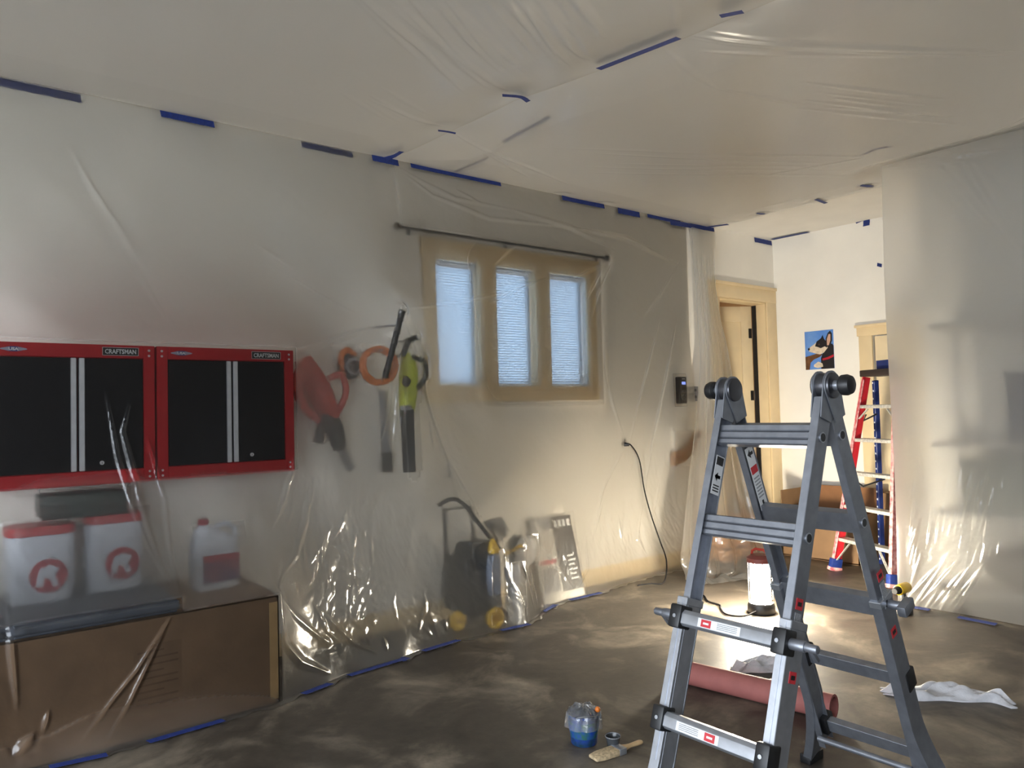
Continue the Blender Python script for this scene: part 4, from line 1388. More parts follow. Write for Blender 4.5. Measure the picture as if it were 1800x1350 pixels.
for z in (.03, .15, .27):
    MB().box((5.62, 4.06, z), (6.30, 4.075, z + .10)).build('slat', mat('orange_wood', (.55, .24, .07), .5, var=.12), t, .003)
    MB().box((5.62, 4.34, z), (6.30, 4.355, z + .10)).build('slat', mat('orange_wood', (.55, .24, .07), .5, var=.12), t, .003)
    for x in (5.62, 6.285):
        MB().box((x, 4.076, z), (x + .015, 4.339, z + .10)).build('slat', mat('orange_wood', (.55, .24, .07), .5, var=.12), t, .003)
for x in (5.64, 6.26):
    for y in (4.078, 4.318):
        MB().box((x, y, 0), (x + .02, y + .02, .37)).build('corner_post', M_WOOD, t)

# shelf rack hidden behind the hung sheet on the right
t = thing('shelf_rack', (5.610, 1.5, 0), 'dim metal shelf rack behind the hung film at right', 'shelf')
for x in (5.932,):
    for y in (.55, 1.42, 2.28):
        MB().box((x - .015, y - .015, 0), (x + .015, y + .015, 1.95)).build('post', M_GREY, t)
for z in (.12, .62, 1.08, 1.9):
    MB().box((5.570, .54, z), (5.955, 2.31, z + .03)).build('shelf_board', mat('shelf_grey', (.34, .33, .31), .6), t, .003)
t = thing('storage_tote', (5.560, 1.55, 1.11), 'blurred dark blue tote on the rack behind the film at right', 'tote')
MB().box((5.600, .90, 1.111), (5.900, 1.86, 1.54)).build('tote_body', mat('tote_navy', (.02, .03, .06), .5), t, .03, 3)
MB().box((5.590, .89, 1.54), (5.910, 1.87, 1.575)).build('tote_lid', mat('tote_lid_grey', (.05, .06, .08), .5), t, .01)
t = thing('storage_bin', (5.560, 1.4, .65), 'blurred dark green bin on the middle shelf behind the film at right', 'bin')
MB().box((5.590, .70, .651), (5.900, 2.15, .98)).build('bin_body', mat('bin_green', (.12, .135, .12), .5), t, .02, 2)
MB().box((5.580, .69, .98), (5.910, 2.16, 1.005)).build('bin_rim', mat('bin_green', (.12, .135, .12), .5), t, .006)
t = thing('floor_bag', (5.560, 1.7, 0), 'blurred black bag on the lowest shelf behind the film at right', 'bag')
MB().ball((5.750, 1.70, .30), .21, 20, (.8, 1.9, .72)).build('bag_body', M_BLACK, t)
MB().tube(wobble([(5.730, 1.55, .40), (5.710, 1.62, .50), (5.710, 1.78, .50), (5.730, 1.85, .40)], 5), .012, 8).build('bag_strap', M_BLACK, t)

# ------------------------------------------------------------------ plastic film
RS = np.random.RandomState(11)


def resize(a, shp):
    """smooth bilinear resample of a 2-D array"""
    n0, n1 = a.shape
    y = np.linspace(0, n0 - 1, shp[0])
    x = np.linspace(0, n1 - 1, shp[1])
    y0 = np.clip(np.floor(y).astype(int), 0, n0 - 2)
    x0 = np.clip(np.floor(x).astype(int), 0, n1 - 2)
    fy = (y - y0)[:, None]
    fx = (x - x0)[None, :]
    return (a[y0][:, x0] * (1 - fy) * (1 - fx) + a[y0 + 1][:, x0] * fy * (1 - fx) + a[y0][:, x0 + 1] * (1 - fy) * fx + a[y0 + 1][:, x0 + 1] * fy * fx)


def vnoise(U, V, cell, seed, ang=0.0, aspect=1.0, facet=False):
    """smooth value noise, cell in metres; aspect stretches along the rotated second axis"""
    rs = np.random.RandomState(seed)
    c, s = math.cos(ang), math.sin(ang)
    a = (U * c + V * s) / cell
    b = (-U * s + V * c) / (cell * aspect)
    a = a - a.min()
    b = b - b.min()
    T = rs.rand(int(a.max()) + 3, int(b.max()) + 3)
    i, j = a.astype(int), b.astype(int)
    fa, fb = a - i, b - j
    if not facet:
        fa = fa * fa * (3 - 2 * fa)
        fb = fb * fb * (3 - 2 * fb)
    return T[i, j] * (1 - fa) * (1 - fb) + T[i + 1, j] * fa * (1 - fb) + T[i, j + 1] * (1 - fa) * fb + T[i + 1, j + 1] * fa * fb


def crinkle(U, V, seed, cells=(.11, .055, .028), ang=0.5, aspect=1.6):
    """sharp V-shaped creases, roughly unit amplitude"""
    o = 0
    amp = 1.0
    for k, c in enumerate(cells):
        o = o + amp * np.abs(vnoise(U, V, c, seed + k, ang + .35 * k, aspect, True) * 2 - 1)
        amp *= .5
    return o / 1.75 - .4


def blob(U, V, u, v, ru, rv, p=2):
    return np.exp(-(((U - u) / ru) ** 2 + ((V - v) / rv) ** 2) ** (p / 2))


def add_crease(H, U, V, pts, w, a, sharp=1.0):
    """ridge (a>0) or groove along a polyline, tapering to both ends"""
    P = [np.array(p, float) for p in pts]
    seg = [np.linalg.norm(P[i + 1] - P[i]) for i in range(len(P) - 1)]
    tot = sum(seg)
    acc = 0
    best = np.zeros_like(H)
    lo = np.min(P, 0) - w * 1.2
    hi = np.max(P, 0) + w * 1.2
    msk = (U > lo[0]) & (U < hi[0]) & (V > lo[1]) & (V < hi[1])
    if not msk.any():
        return H
    uu, vv = U[msk], V[msk]
    bb = np.zeros_like(uu)
    for i in range(len(P) - 1):
        d = (P[i + 1] - P[i]) / max(seg[i], 1e-6)
        t = np.clip((uu - P[i][0]) * d[0] + (vv - P[i][1]) * d[1], 0, seg[i])
        dist = np.hypot(uu - P[i][0] - d[0] * t, vv - P[i][1] - d[1] * t)
        s = (acc + t) / tot
        prof = np.clip(1 - dist / (w * (.25 + .75 * np.sin(math.pi * np.clip(s, 0, 1)))), 0, 1) ** sharp
        bb = np.maximum(bb, prof * (.12 + .88 * np.sin(math.pi * np.clip(s, .0, 1)) ** .7))
        acc += seg[i]
    H[msk] += a * bb
    return H


def grid_object(name, pts, material, face, mask=None):
    """pts: (n0, n1, 3) array -> one smooth mesh"""
    n0, n1 = pts.shape[:2]
    # turn the front of the film to the side given by face
    nm = np.cross(pts[1:, :-1] - pts[:-1, :-1], pts[:-1, 1:] - pts[:-1, :-1]).reshape(-1, 3).mean(0)
    idx = np.arange(n0 * n1).reshape(n0, n1)
    q = np.stack([idx[:-1, :-1], idx[1:, :-1], idx[1:, 1:], idx[:-1, 1:]], -1).reshape(-1, 4)
    if np.dot(nm, face) < 0:
        q = q[:, ::-1]
    if mask is not None:
        keep = (mask[:-1, :-1] & mask[1:, :-1] & mask[1:, 1:] & mask[:-1, 1:]).reshape(-1)
        q = q[keep]
        used = np.unique(q)
        remap = -np.ones(n0 * n1, int)
        remap[used] = np.arange(len(used))
        q = remap[q]
        co = pts.reshape(-1, 3)[used]
    else:
        co = pts.reshape(-1, 3)
    off = np.array([co[:, 0].mean(), co[:, 1].mean(), co[:, 2].min()])
    me = bpy.data.meshes.new(name)
    me.vertices.add(len(co))
    me.vertices.foreach_set('co', (co - off).astype(np.float32).ravel())
    me.loops.add(q.size)
    me.loops.foreach_set('vertex_index', q.astype(np.int32).ravel())
    me.polygons.add(len(q))
    me.polygons.foreach_set('loop_start', np.arange(0, q.size, 4, dtype=np.int32))
    me.polygons.foreach_set('use_smooth', np.ones(len(q), bool))
    me.update(calc_edges=True)
    me.materials.append(material)
    o = bpy.data.objects.new(name, me)
    o.location = off
    COL.objects.link(o)
    return o


def membrane(obst, top, bottom, load, wz=1.0, wx=.45, levels=(8, 4, 2, 1), iters=500):
    """tight skin over obstacles: obst (nx,nz) lower bound, fixed top/bottom edges, free sides"""
    nx, nz = obst.shape
    P = None
    for lv in levels:
        shp = (max(8, nx // lv), max(8, nz // lv))
        O = obst if lv == 1 else None
        if lv > 1:
            # max-pool
            O = np.full(shp, -1.0)
            ii = np.minimum((np.arange(nx) * shp[0] // nx), shp[0] - 1)
            jj = np.minimum((np.arange(nz) * shp[1] // nz), shp[1] - 1)
            np.maximum.at(O, (ii[:, None], jj[None, :]), obst)
        t = np.interp(np.linspace(0, 1, shp[0]), np.linspace(0, 1, nx), top)
        b = np.interp(np.linspace(0, 1, shp[0]), np.linspace(0, 1, nx), bottom)
        if P is None:
            P = O.copy()          # start from below, so that flat faces stay in contact
        else:
            P = np.maximum(resize(P, shp) - .02, O)
        ld = resize(load, shp) * lv * lv          # static cling draws the film towards the wall
        for _ in range(iters * {8: 3, 4: 3, 2: 1, 1: 1}[lv]):
            Q = np.pad(P, ((1, 1), (0, 0)), mode='edge')
            N = P.copy()
            N[:, 1:-1] = (wx * (Q[:-2, 1:-1] + Q[2:, 1:-1]) + wz * (P[:, :-2] + P[:, 2:])) / (2 * (wx + wz))
            N -= ld
            N = np.maximum(N, O)
            N[:, 0] = b
            N[:, -1] = t
            P = N
    return P


# ---- film over the left wall: protrusion from the wall over (X, Z)
FX0, FX1, CS = -.75, 5.61, .02
gx = np.arange(FX0, FX1 + 1e-6, CS)
gz = np.linspace(0, CZ - .013, 155)
GX, GZ = np.meshgrid(gx, gz, indexing='ij')
OB = np.full(GX.shape, .012)


def ob_box(x0, x1, z0, z1, p):
    m_ = (GX >= x0 - .014) & (GX <= x1 + .014) & (GZ >= z0 - .014) & (GZ <= z1 + .014)
    OB[m_] = np.maximum(OB[m_], p)


def ob_pt(x, z, p, r=.022):
    m_ = (GX - x) ** 2 + (GZ - z) ** 2 <= r * r
    OB[m_] = np.maximum(OB[m_], p)


def ob_line(pts, r=.02):
    """pts: (x, z, p)"""
    for (a, b) in zip(pts[:-1], pts[1:]):
        n = max(2, int(math.hypot(b[0] - a[0], b[1] - a[1]) / .01))
        for i in range(n + 1):
            t = i / n
            ob_pt(a[0] + (b[0] - a[0]) * t, a[1] + (b[1] - a[1]) * t, a[2] + (b[2] - a[2]) * t, r)


MG = .003
ob_box(.278, 1.718, CB_Z0, CB_Z1, WY - CB_Y + .006 + MG)
ob_box(FX0, 1.458, 0, BZ, WY - BY0 + MG)
ob_box(FX0, 1.0, BZ, BZ + .055, WY - 3.72 + MG)
ob_box(.35, .65, .56, .95, .365)
ob_box(.67, .95, .56, .97, .335)
ob_box(.49, .87, .95, 1.08, .330)
ob_box(1.14, 1.39, BZ, .86, .42)
ob_box(2.735, 4.44, 1.45, 2.61, .037)
ob_line([(2.55, 2.642, .045), (4.545, 2.642, .045)], .016)
ob_pt(2.56, 2.642, .059)
ob_pt(4.535, 2.642, .059)
ob_line([(2.30, 1.62, .314), (2.405, 2.04, .358)], .024)          # black pole
ob_pt(2.405, 2.04, .362, .03)
ob_line([(2.425, 1.76, .316), (2.47, 1.865, .322), (2.53, 1.88, .322)], .026)
ob_line([(2.50, 1.78, .25), (2.51, 1.70, .29), (2.49, 1.45, .31), (2.47, 1.035, .335)], .06)
ob_line([(2.575, 1.72, .335), (2.58, 1.63, .335)], .03)
ob_line([(1.86, 1.74, .19), (2.02, 1.38, .22), (2.07, 1.20, .20)], .08)
ob_box(2.0, 2.26, 1.58, 1.83, .225)
ob_box(2.18, 2.43, 1.58, 1.82, .262)
ob_box(1.77, 2.15, 1.22, 1.72, .19)
ob_line([(2.72, .80, .22), (2.80, .835, .26), (2.87, .80, .30), (2.94, .68, .36), (3.02, .55, .43), (3.06, .5, .445)], .03)
ob_box(2.80, 3.10, .10, .46, .40)
ob_box(2.72, 2.86, 0, .14, .38)
ob_box(2.84, 3.06, .40, .55, .43)
ob_box(2.95, 3.05, .22, .50, .475)
ob_pt(3.0, .56, .45, .03)
ob_pt(2.985, .072, .49, .075)
ob_box(3.11, 3.23, 0, .40, .47)
ob_line([(3.11, .455, .42), (3.17, .47, .43), (3.25, .495, .44)], .03)
ob_box(3.26, 3.46, .33, .53, .33)
ob_box(3.25, 3.47, 0, .04, .37)
ob_box(3.08, 3.28, .48, .68, .27)
for i in range(30):
    k = i / 29
    ob_box(3.60, 4.03, k * .59, k * .59 + .02, WY - (4.20 + .16 * k) + .022)
ob_box(5.41, 5.49, 1.44, 1.66, .054)
ob_box(5.53, 5.73, 1.44, 1.60, .028)
ob_box(5.285, 5.69, .885, 1.175, .075)
ob_box(2.89, 2.98, .94, 1.07, .02)
ob_box(FX0, 5.8, 0, .14, .022)
bot = np.interp(gx, [-.75, .48, .674, .84, 1.167, 1.449, 1.586, 1.741, 1.891, 2.253, 2.403, 2.667, 2.992, 3.208, 3.479, 3.669, 3.828, 4.133, 4.45, 4.7, 4.95, 5.2, 5.5, 5.8],
                [.74, .728, .76, .745, .727, .705, .66, .625, .565, .54, .485, .47, .50, .49, .34, .25, .225, .222, .15, .12, .11, .11, .10, .10])
top = np.full(len(gx), .014)
LOAD = np.full(GX.shape, 3e-5)
LOAD[(GX < 1.74) & (GZ < 1.8)] = 3.2e-4
LOAD[(GX > 1.47) & (GZ < .95)] = 3e-5
LOAD[(GX < 1.74) & (GZ >= 1.8)] = 8e-5
LOAD[(GX > 3.2) & (GX < 4.7) & (GZ > 1.35)] = 2.5e-4
PB = membrane(OB, top, bot, LOAD)

# refine and add folds
FS = .0068
fx = np.arange(FX0, FX1 + 1e-6, FS)
fz = np.linspace(0, gz[-1], int(CZ / FS) + 1)
U, V = np.meshgrid(fx, fz, indexing='ij')
PF = resize(PB, U.shape)


def sheet_xz(u, v):
    """photo pixel -> (X, Z) on the film surface"""
    y = 4.2
    for _ in range(6):
        p = atY(u, v, y)
        i = int(np.clip(round((p.x - FX0) / CS), 0, PB.shape[0] - 1))
        j = int(np.clip(round(p.z / (CZ - .013) * (PB.shape[1] - 1)), 0, PB.shape[1] - 1))
        y = WY - PB[i, j]
    return (p.x, p.z)


H = np.zeros_like(PF)
N_AMP = 2.0
# slow sag and ripples everywhere
H += .010 * (vnoise(U, V, .55, 21, .3, 1.5) - .3) + .004 * (vnoise(U, V, .16, 22, .6, 2.5) - .3)
H += .0016 * crinkle(U, V, 31, (.09, .05), .9, 3)
# crinkled regions (centre pixel, radii in metres, amplitude, direction)
for (cu, cv, ru, rv, a, an, asp, sd) in [
        (600, 960, .24, .26, .022, -.55, 4.0, 41), (545, 940, .14, .20, .014, -.45, 4.5, 42), (610, 1050, .22, .16, .020, -.9, 1.6, 43), (650, 1095, .16, .10, .022, .4, 1.5, 44),
        (690, 960, .25, .22, .008, -.3, 4.0, 45), (745, 1080, .18, .12, .018, .3, 2.0, 46), (860, 1000, .16, .20, .012, .2, 3.5, 47), (985, 990, .25, .16, .014, -.5, 2.5, 48), (1080, 950, .35, .22, .014, -.2, 3.0, 49),
        (1150, 930, .4, .25, .014, .1, 3.0, 50), (695, 740, .05, .18, .014, .1, 5.0, 51), (580, 1130, .15, .08, .014, .9, 2.0, 52), (25, 1200, .08, .45, .014, .0, 4.0, 53),
        (520, 780, .08, .2, .010, -.2, 5.0, 54), (1130, 830, .3, .3, .008, -.2, 3.0, 55), (800, 820, .14, .2, .006, .35, 4.0, 56), (450, 900, .10, .10, .010, -.3, 4.0, 57), (900, 1040, .10, .12, .012, .3, 3.0, 58)]:
    cx, czz = sheet_xz(cu, cv)
    H += N_AMP * a * crinkle(U, V, sd, (.075, .040, .022), an, asp) * blob(U, V, cx, czz, ru, rv)
obf = resize(np.where(OB > .013, OB, 0), U.shape)
tight = np.abs(resize(PB, U.shape) - obf) < .004
H = np.where(tight, H * .08, H)
# single folds: pixel polylines, half-width and height in metres
for pts, w, a in [
        ([(518, 615), (575, 598), (615, 583), (660, 574)], .016, .012), ([(560, 612), (640, 585)], .014, .008),
        ([(505, 840), (500, 880), (478, 930)], .022, .016), ([(515, 800), (512, 835), (488, 905)], .02, .016),
        ([(545, 850), (535, 920), (520, 975), (492, 1042)], .026, .030), ([(552, 840), (546, 880), (538, 905)], .014, .012),
        ([(520, 850), (512, 900), (500, 940)], .012, .010),
        ([(492, 1045), (520, 1085), (560, 1120), (580, 1132)], .022, .022), ([(494, 1075), (500, 1130), (530, 1165), (580, 1185)], .032, .030),
        ([(550, 1060), (575, 1110), (600, 1135)], .018, .018), ([(560, 1070), (620, 1130), (665, 1150)], .02, .018),
        ([(620, 980), (625, 930), (615, 905)], .014, .012), ([(580, 960), (600, 920), (610, 890)], .014, .010), ([(540, 1000), (570, 950), (583, 925)], .014, .012),
        ([(655, 1000), (652, 950)], .010, .008), ([(700, 1095), (690, 1060), (694, 1040)], .016, .014), ([(735, 1110), (748, 1070), (745, 1040)], .02, .016),
        ([(760, 1120), (742, 1100)], .016, .014), ([(680, 1145), (672, 1120)], .02, .016), ([(785, 1110), (780, 1090)], .012, .01),
        ([(708, 548), (730, 610), (748, 690), (775, 780), (810, 860)], .015, .010), ([(748, 690), (790, 810), (830, 880), (852, 930)], .012, .010),
        ([(715, 543), (790, 535), (870, 520), (960, 490)], .008, .006), ([(860, 535), (905, 515)], .007, .005),
        ([(755, 740), (762, 790)], .008, .008),
        ([(690, 660), (684, 720), (668, 780)], .012, .012), ([(700, 670), (696, 740), (690, 790)], .010, .012), ([(708, 690), (705, 760)], .008, .010),
        ([(910, 430), (870, 468)], .008, .006), ([(1076, 460), (1050, 520), (1040, 560)], .010, .007), ([(1070, 462), (1010, 490)], .008, .006), ([(1060, 470), (1030, 530)], .008, .006),
        ([(690, 290), (740, 320), (800, 350), (900, 370)], .02, .012), ([(800, 335), (850, 362)], .012, .010), ([(700, 300), (760, 345), (860, 385), (1000, 400)], .022, .010),
        ([(690, 285), (705, 395)], .014, .008), ([(1000, 400), (1100, 420), (1200, 470)], .03, .012), ([(900, 370), (1000, 400), (1080, 440)], .03, .010),
        ([(230, 700), (215, 760), (240, 850), (285, 1000), (312, 1045)], .022, .016), ([(185, 680), (205, 800), (260, 960), (305, 1040)], .018, .012),
        ([(255, 760), (290, 880), (318, 1045)], .016, .012), ([(300, 1085), (240, 1180), (140, 1310)], .015, .012), ([(300, 1085), (230, 1230), (188, 1310)], .014, .010),
        ([(308, 1000), (312, 1045)], .012, .012),
        ([(1060, 640), (1080, 720), (1098, 775)], .02, .006), ([(1098, 790), (1060, 860), (1040, 960)], .018, .006),
        ([(1160, 560), (1120, 720), (1105, 790)], .016, .009), ([(1190, 560), (1150, 760), (1130, 900)], .018, .010), ([(1200, 450), (1160, 520), (1130, 560)], .014, .010),
        ([(950, 960), (990, 1010), (1010, 1040)], .012, .010), ([(1030, 940), (1033, 1000), (1015, 1035)], .016, .014), ([(1060, 880), (1045, 940)], .016, .012), ([(1130, 890), (1120, 950), (1140, 980)], .016, .014),
        ([(1085, 900), (1095, 960)], .014, .012), ([(1160, 850), (1150, 900), (1165, 940)], .016, .014), ([(930, 1000), (945, 1070)], .012, .012), ([(915, 985), (940, 1075)], .010, .010),
        ([(10, 1040), (20, 1150), (30, 1250)], .02, .016), ([(60, 1290), (25, 1330)], .03, .02), ([(85, 1250), (75, 1290)], .01, .01),
        ([(480, 470), (560, 520), (640, 560)], .02, .006), ([(450, 430), (520, 480)], .02, .005), ([(120, 260), (200, 400), (290, 560)], .03, .005)]:
    w = max(w, .016)
    H = add_crease(H, U, V, [sheet_xz(*q) for q in pts], w, min(a * 1.3, .52 * w))
# fade the folds towards fixed edges; keep the film clear of what it lies on
fade = np.clip((CZ - V) / .12, 0, 1) * np.clip(V / .05, .0, 1)
PF = PF + H * fade
PF = np.maximum(PF, .008)
PF = np.where(tight, np.maximum(PF, obf - .001), PF)
pts3 = np.stack([U, WY - PF, V + .004], -1)
# a narrow hem turned out onto the floor
flap = []
for k in range(5, 0, -1):
    r_ = pts3[:, 0, :].copy()
    r_[:, 1] -= .009 * k * (1 + .25 * np.sin(r_[:, 0] * 23) + .2 * np.sin(r_[:, 0] * 51))
    r_[:, 2] = .003 + .004 * (.5 + .5 * np.sin(r_[:, 0] * 37)) * (k < 4) * (k > 1)
    flap.append(r_)
pts3 = np.concatenate([np.stack(flap, 1), pts3], 1)
film = grid_object('plastic_film', pts3, M_FILM, (0, -1, 0))
cl = np.clip((PF - obf) / .045, 0, 1) ** .8
cl = np.where(obf > .013, 1 - cl, 0.0)
cl *= np.where((U < 1.74) & ((V < .58) | ((V > CB_Z0 - .02) & (V < CB_Z1 + .02))), 1.0, .4)
cl = np.where((U > 5.33) & (U < 5.49) & (V > 1.40) & (V < 1.69), 1.0, cl)
cl = np.concatenate([np.zeros((cl.shape[0], 5)), cl], 1)
film.data.attributes.new('cling', 'FLOAT', 'POINT').data.foreach_set('value', cl.astype(np.float32).ravel())
tag(film, 'large milky plastic film hung over the left wall, cabinets and tools', 'plastic sheet')

# ---- loose film beside the left door
er = [atY(1252, 412, 4.385), atY(1253, 493, 4.35), atY(1262, 560, 4.30), atY(1273, 606, 4.25), atY(1286, 680, 4.18), atY(1308, 813, 4.02), atY(1330, 900, 3.90), atY(1350, 960, 3.80), Vector((5.52, 3.66, .012))]
el = [atY(1206, 400, 4.385), atY(1215, 480, 4.36), atY(1220, 560, 4.32), atY(1224, 640, 4.29), atY(1216, 740, 4.22), atY(1202, 850, 4.12), atY(1193, 940, 4.05), atY(1190, 985, 4.0), Vector((4.92, 3.97, .012))]
el = wobble(el, 24)
er = wobble(er, 24)
nt_ = len(el)
ns_ = 150
s = np.linspace(0, 1, ns_)[None, :]
tt = np.linspace(0, 1, nt_)[:, None]
EL, ER = np.array([tuple(p) for p in el]), np.array([tuple(p) for p in er])
C3 = EL[:, None, :] * (1 - s[..., None]) + ER[:, None, :] * s[..., None]
SU = s * .9 + tt * 0
TV = tt * 3.1 + s * 0
wave = (.004 + .034 * tt ** 1.8) * np.sin(2 * math.pi * (s * 4.2 + .25 * np.sin(3 * tt + 1)) + 1.2 * np.sin(2.4 * tt)) + .003 * np.sin(2 * math.pi * (s * 11 + .3 * tt))
wave = wave * np.clip(tt / .06, 0, 1)
cr = crinkle(SU, TV, 71, (.12, .06, .03), .3, 1.6) * (.004 + .030 * np.clip((tt - .62) / .38, 0, 1))
low = np.clip((1 - tt) / .03, .15, 1)
C3[..., 1] -= np.abs(wave + .03) * low + np.where(tt < .9, cr, cr * low)
C3[..., 0] -= (wave * .4 + cr * .5) * low
ii = np.clip(((C3[..., 0] - FX0) / FS).round().astype(int), 0, PF.shape[0] - 1)
jj = np.clip((C3[..., 2] / (CZ - .013) * (PF.shape[1] - 1)).round().astype(int), 0, PF.shape[1] - 1)
lim = np.where(C3[..., 0] < FX1 + .03, WY - PF[ii, jj], 4.36) - .022
C3[..., 1] = np.minimum(C3[..., 1], lim)
C3[..., 2] = np.maximum(C3[..., 2], .006 + .004 * np.sin(9 * s) ** 2)
# the surplus length trails over the floor
rows = []
for k in range(1, 15):
    r_ = C3[-1].copy()
    r_[:, 1] -= .011 * k
    r_[:, 0] -= .006 * k * np.sin(s[0] * 7)
    r_[:, 2] = .006 + .045 * math.sin(math.pi * k / 14.5) * (.5 + .35 * np.sin(s[0] * 31 + .3 * k) + .3 * np.sin(s[0] * 57 - .5 * k))
    r_[:, 2] = np.maximum(r_[:, 2], .004)
    rows.append(r_)
C3 = np.concatenate([C3, np.array(rows)], 0)
lf = grid_object('plastic_film', C3, M_FILM, (0, -1, 0))
tag(lf, 'loose plastic film hanging in folds in front of the tan door casing', 'plastic sheet')

# ---- film on the ceiling: sag below the ceiling over (X, Y)
SEAM = [(2.525, 4.36), (2.562, 3.764), (2.595, 3.149), (2.706, 2.631), (2.788, 2.18), (2.819, 1.909), (2.86, 1.4), (2.95, .4), (3.0, -.6)]


def seam_x(y):
    ys = np.array([p[1] for p in SEAM])[::-1]
    xs = np.array([p[0] for p in SEAM])[::-1]
    return np.interp(y, ys, xs)


def ceil_xy(u, v):
    p = atZ(u, v, CZ - .03)
    return (p.x, p.y)


def ceiling_film(x0f, x1f, y0, y1, nu, nv, held, seed, creases, fams, base, hk=.45):
    s_, y_ = np.meshgrid(np.linspace(0, 1, nu), np.linspace(y0, y1, nv), indexing='ij')
    Xc = x0f(y_) * (1 - s_) + x1f(y_) * s_
    D = np.full_like(Xc, base)
    edge = np.clip(np.minimum.reduce([s_ * (x1f(y_) - x0f(y_)), (1 - s_) * (x1f(y_) - x0f(y_)), (y1 - y_)]) / .35, 0, 1)
    D = .010 + (base + .012 * (vnoise(Xc, y_, .8, seed) - .4)) * edge ** .6
    for (hx_, hy_, r) in held:
        D *= 1 - .9 * np.exp(-((Xc - hx_) ** 2 + (y_ - hy_) ** 2) / (r * r))
    D *= 1 - .97 * np.exp(-((Xc - 5.43) / .10) ** 2) * np.clip((2.75 - y_) / .2, 0, 1)
    hk = hk * (1 - np.exp(-((Xc - 5.43) / .12) ** 2) * np.clip((2.75 - y_) / .2, 0, 1))
    fams = [f_[:5] + (max(f_[5], .028), f_[6]) for f_ in fams]
    creases = [(c_[0], c_[1], max(c_[2], .028), c_[3]) for c_ in creases]
    Hc = .004 * (vnoise(Xc, y_, .22, seed + 3, .4, 3) - .5)
    for (p0, p1, w, a) in creases:
        Hc = add_crease(Hc, Xc, y_, [p0, p1], w, a)
    rs = np.random.RandomState(seed)
    for (c0, c1, ln, sp, n, w, a) in fams:
        # n parallel folds with centres between c0 and c1 (x, y), direction ln, jitter sp
        for i in range(n):
            k = (i + rs.rand() * .8) / n
            cx = c0[0] + (c1[0] - c0[0]) * k + sp * (rs.rand() - .5)
            cy = c0[1] + (c1[1] - c0[1]) * k + sp * (rs.rand() - .5)
            sc_ = .6 + .7 * rs.rand()
            an = .12 * (rs.rand() - .5)
            dx, dy = ln[0] * math.cos(an) - ln[1] * math.sin(an), ln[0] * math.sin(an) + ln[1] * math.cos(an)
            Hc = add_crease(Hc, Xc, y_, [(cx - dx * sc_ / 2, cy - dy * sc_ / 2), (cx + dx * sc_ / 2, cy + dy * sc_ / 2)], w * (.7 + .6 * rs.rand()), a * (.5 + .8 * rs.rand()))
    D = D + Hc * hk + .006
    D = .5 * (D + np.sqrt((D - .012) ** 2 + .006 ** 2)) + .006
    return np.stack([Xc, y_, CZ - D], -1)


T1 = [ceil_xy(*q) for q in ((785, 230), (905, 172), (1050, 120), (1120, 93), (1195, 65), (1290, 25))]
heldA = [(x, y, .12) for x, y in T1] + [(2.52, 4.35, .15)]


def pxfam(q0, q1, d0, d1, n, w, a, sp=.08):
    """fold family: centres from pixel q0 to q1; direction pixel d0 -> d1"""
    a0, a1 = ceil_xy(*d0), ceil_xy(*d1)
    return (ceil_xy(*q0), ceil_xy(*q1), (a1[0] - a0[0], a1[1] - a0[1]), sp, n, w, a)


famA = [pxfam((670, 40), (1010, 60), (640, 10), (760, 120), 24, .020, .014), pxfam((760, 120), (900, 80), (700, 40), (800, 130), 12, .014, .010),
        pxfam((900, 20), (1040, 20), (880, 0), (960, 90), 12, .018, .014), pxfam((640, 190), (720, 180), (620, 170), (690, 210), 5, .012, .006)]
crA = [(ceil_xy(660, 175), ceil_xy(785, 230), .014, .010), (ceil_xy(700, 20), ceil_xy(905, 172), .016, .012), (ceil_xy(930, 20), ceil_xy(1050, 120), .016, .012), (ceil_xy(990, 10), ceil_xy(1050, 118), .014, .012),
       (ceil_xy(1185, 0), ceil_xy(1190, 62), .02, .012)]
PA = ceiling_film(lambda y: -.8 + 0 * y, lambda y: seam_x(y) - .003, .2, 4.36, 420, 560, heldA, 201, crA, famA, .022)
fa = grid_object('plastic_film', PA, M_FILMC, (0, 0, -1))
tag(fa, 'milky plastic film taped under the ceiling, nearer piece on the left of the taped seam', 'plastic sheet')
T2 = [ceil_xy(*q) for q in ((1337, 375), (1440, 352), (1525, 327), (1280, 395), (1062, 360), (988, 344))]
heldB = heldA + [(x, y, .07) for x, y in T2]
famB = [pxfam((1540, 150), (1560, 205), (1420, 165), (1680, 190), 6, .03, .016, .03), pxfam((1500, 75), (1500, 90), (1195, 66), (1800, 85), 4, .03, .012, .03),
        pxfam((1250, 260), (1300, 310), (1100, 265), (1520, 275), 5, .028, .008, .02), pxfam((1690, 250), (1760, 230), (1620, 275), (1790, 190), 5, .03, .010, .03)]
crB = [(ceil_xy(785, 232), ceil_xy(1000, 320), .016, .014), (ceil_xy(1195, 68), ceil_xy(1800, 85), .03, .016), (ceil_xy(1160, 85), ceil_xy(1260, 150), .03, .010), (ceil_xy(1260, 150), ceil_xy(1420, 180), .03, .010),
       (ceil_xy(1520, 272), ceil_xy(1340, 305), .02, .012), (ceil_xy(1520, 270), ceil_xy(1280, 265), .02, .012), (ceil_xy(840, 255), ceil_xy(930, 310), .015, .012)]
PBc = ceiling_film(lambda y: seam_x(y) + .003, lambda y: 5.98 + 0 * y, .2, 4.36, 480, 600, heldB, 301, crB, famB, .030, .4)
fb = grid_object('plastic_film', PBc, M_FILMC, (0, 0, -1))
tag(fb, 'milky plastic film taped under the ceiling, farther piece right of the taped seam', 'plastic sheet')

# ---- film hung at the right, parallel to the back wall: bulge over (Y, Z)
ry, rz = np.meshgrid(np.linspace(.0, 2.512, 300), np.linspace(0, CZ - .03, 370), indexing='ij')


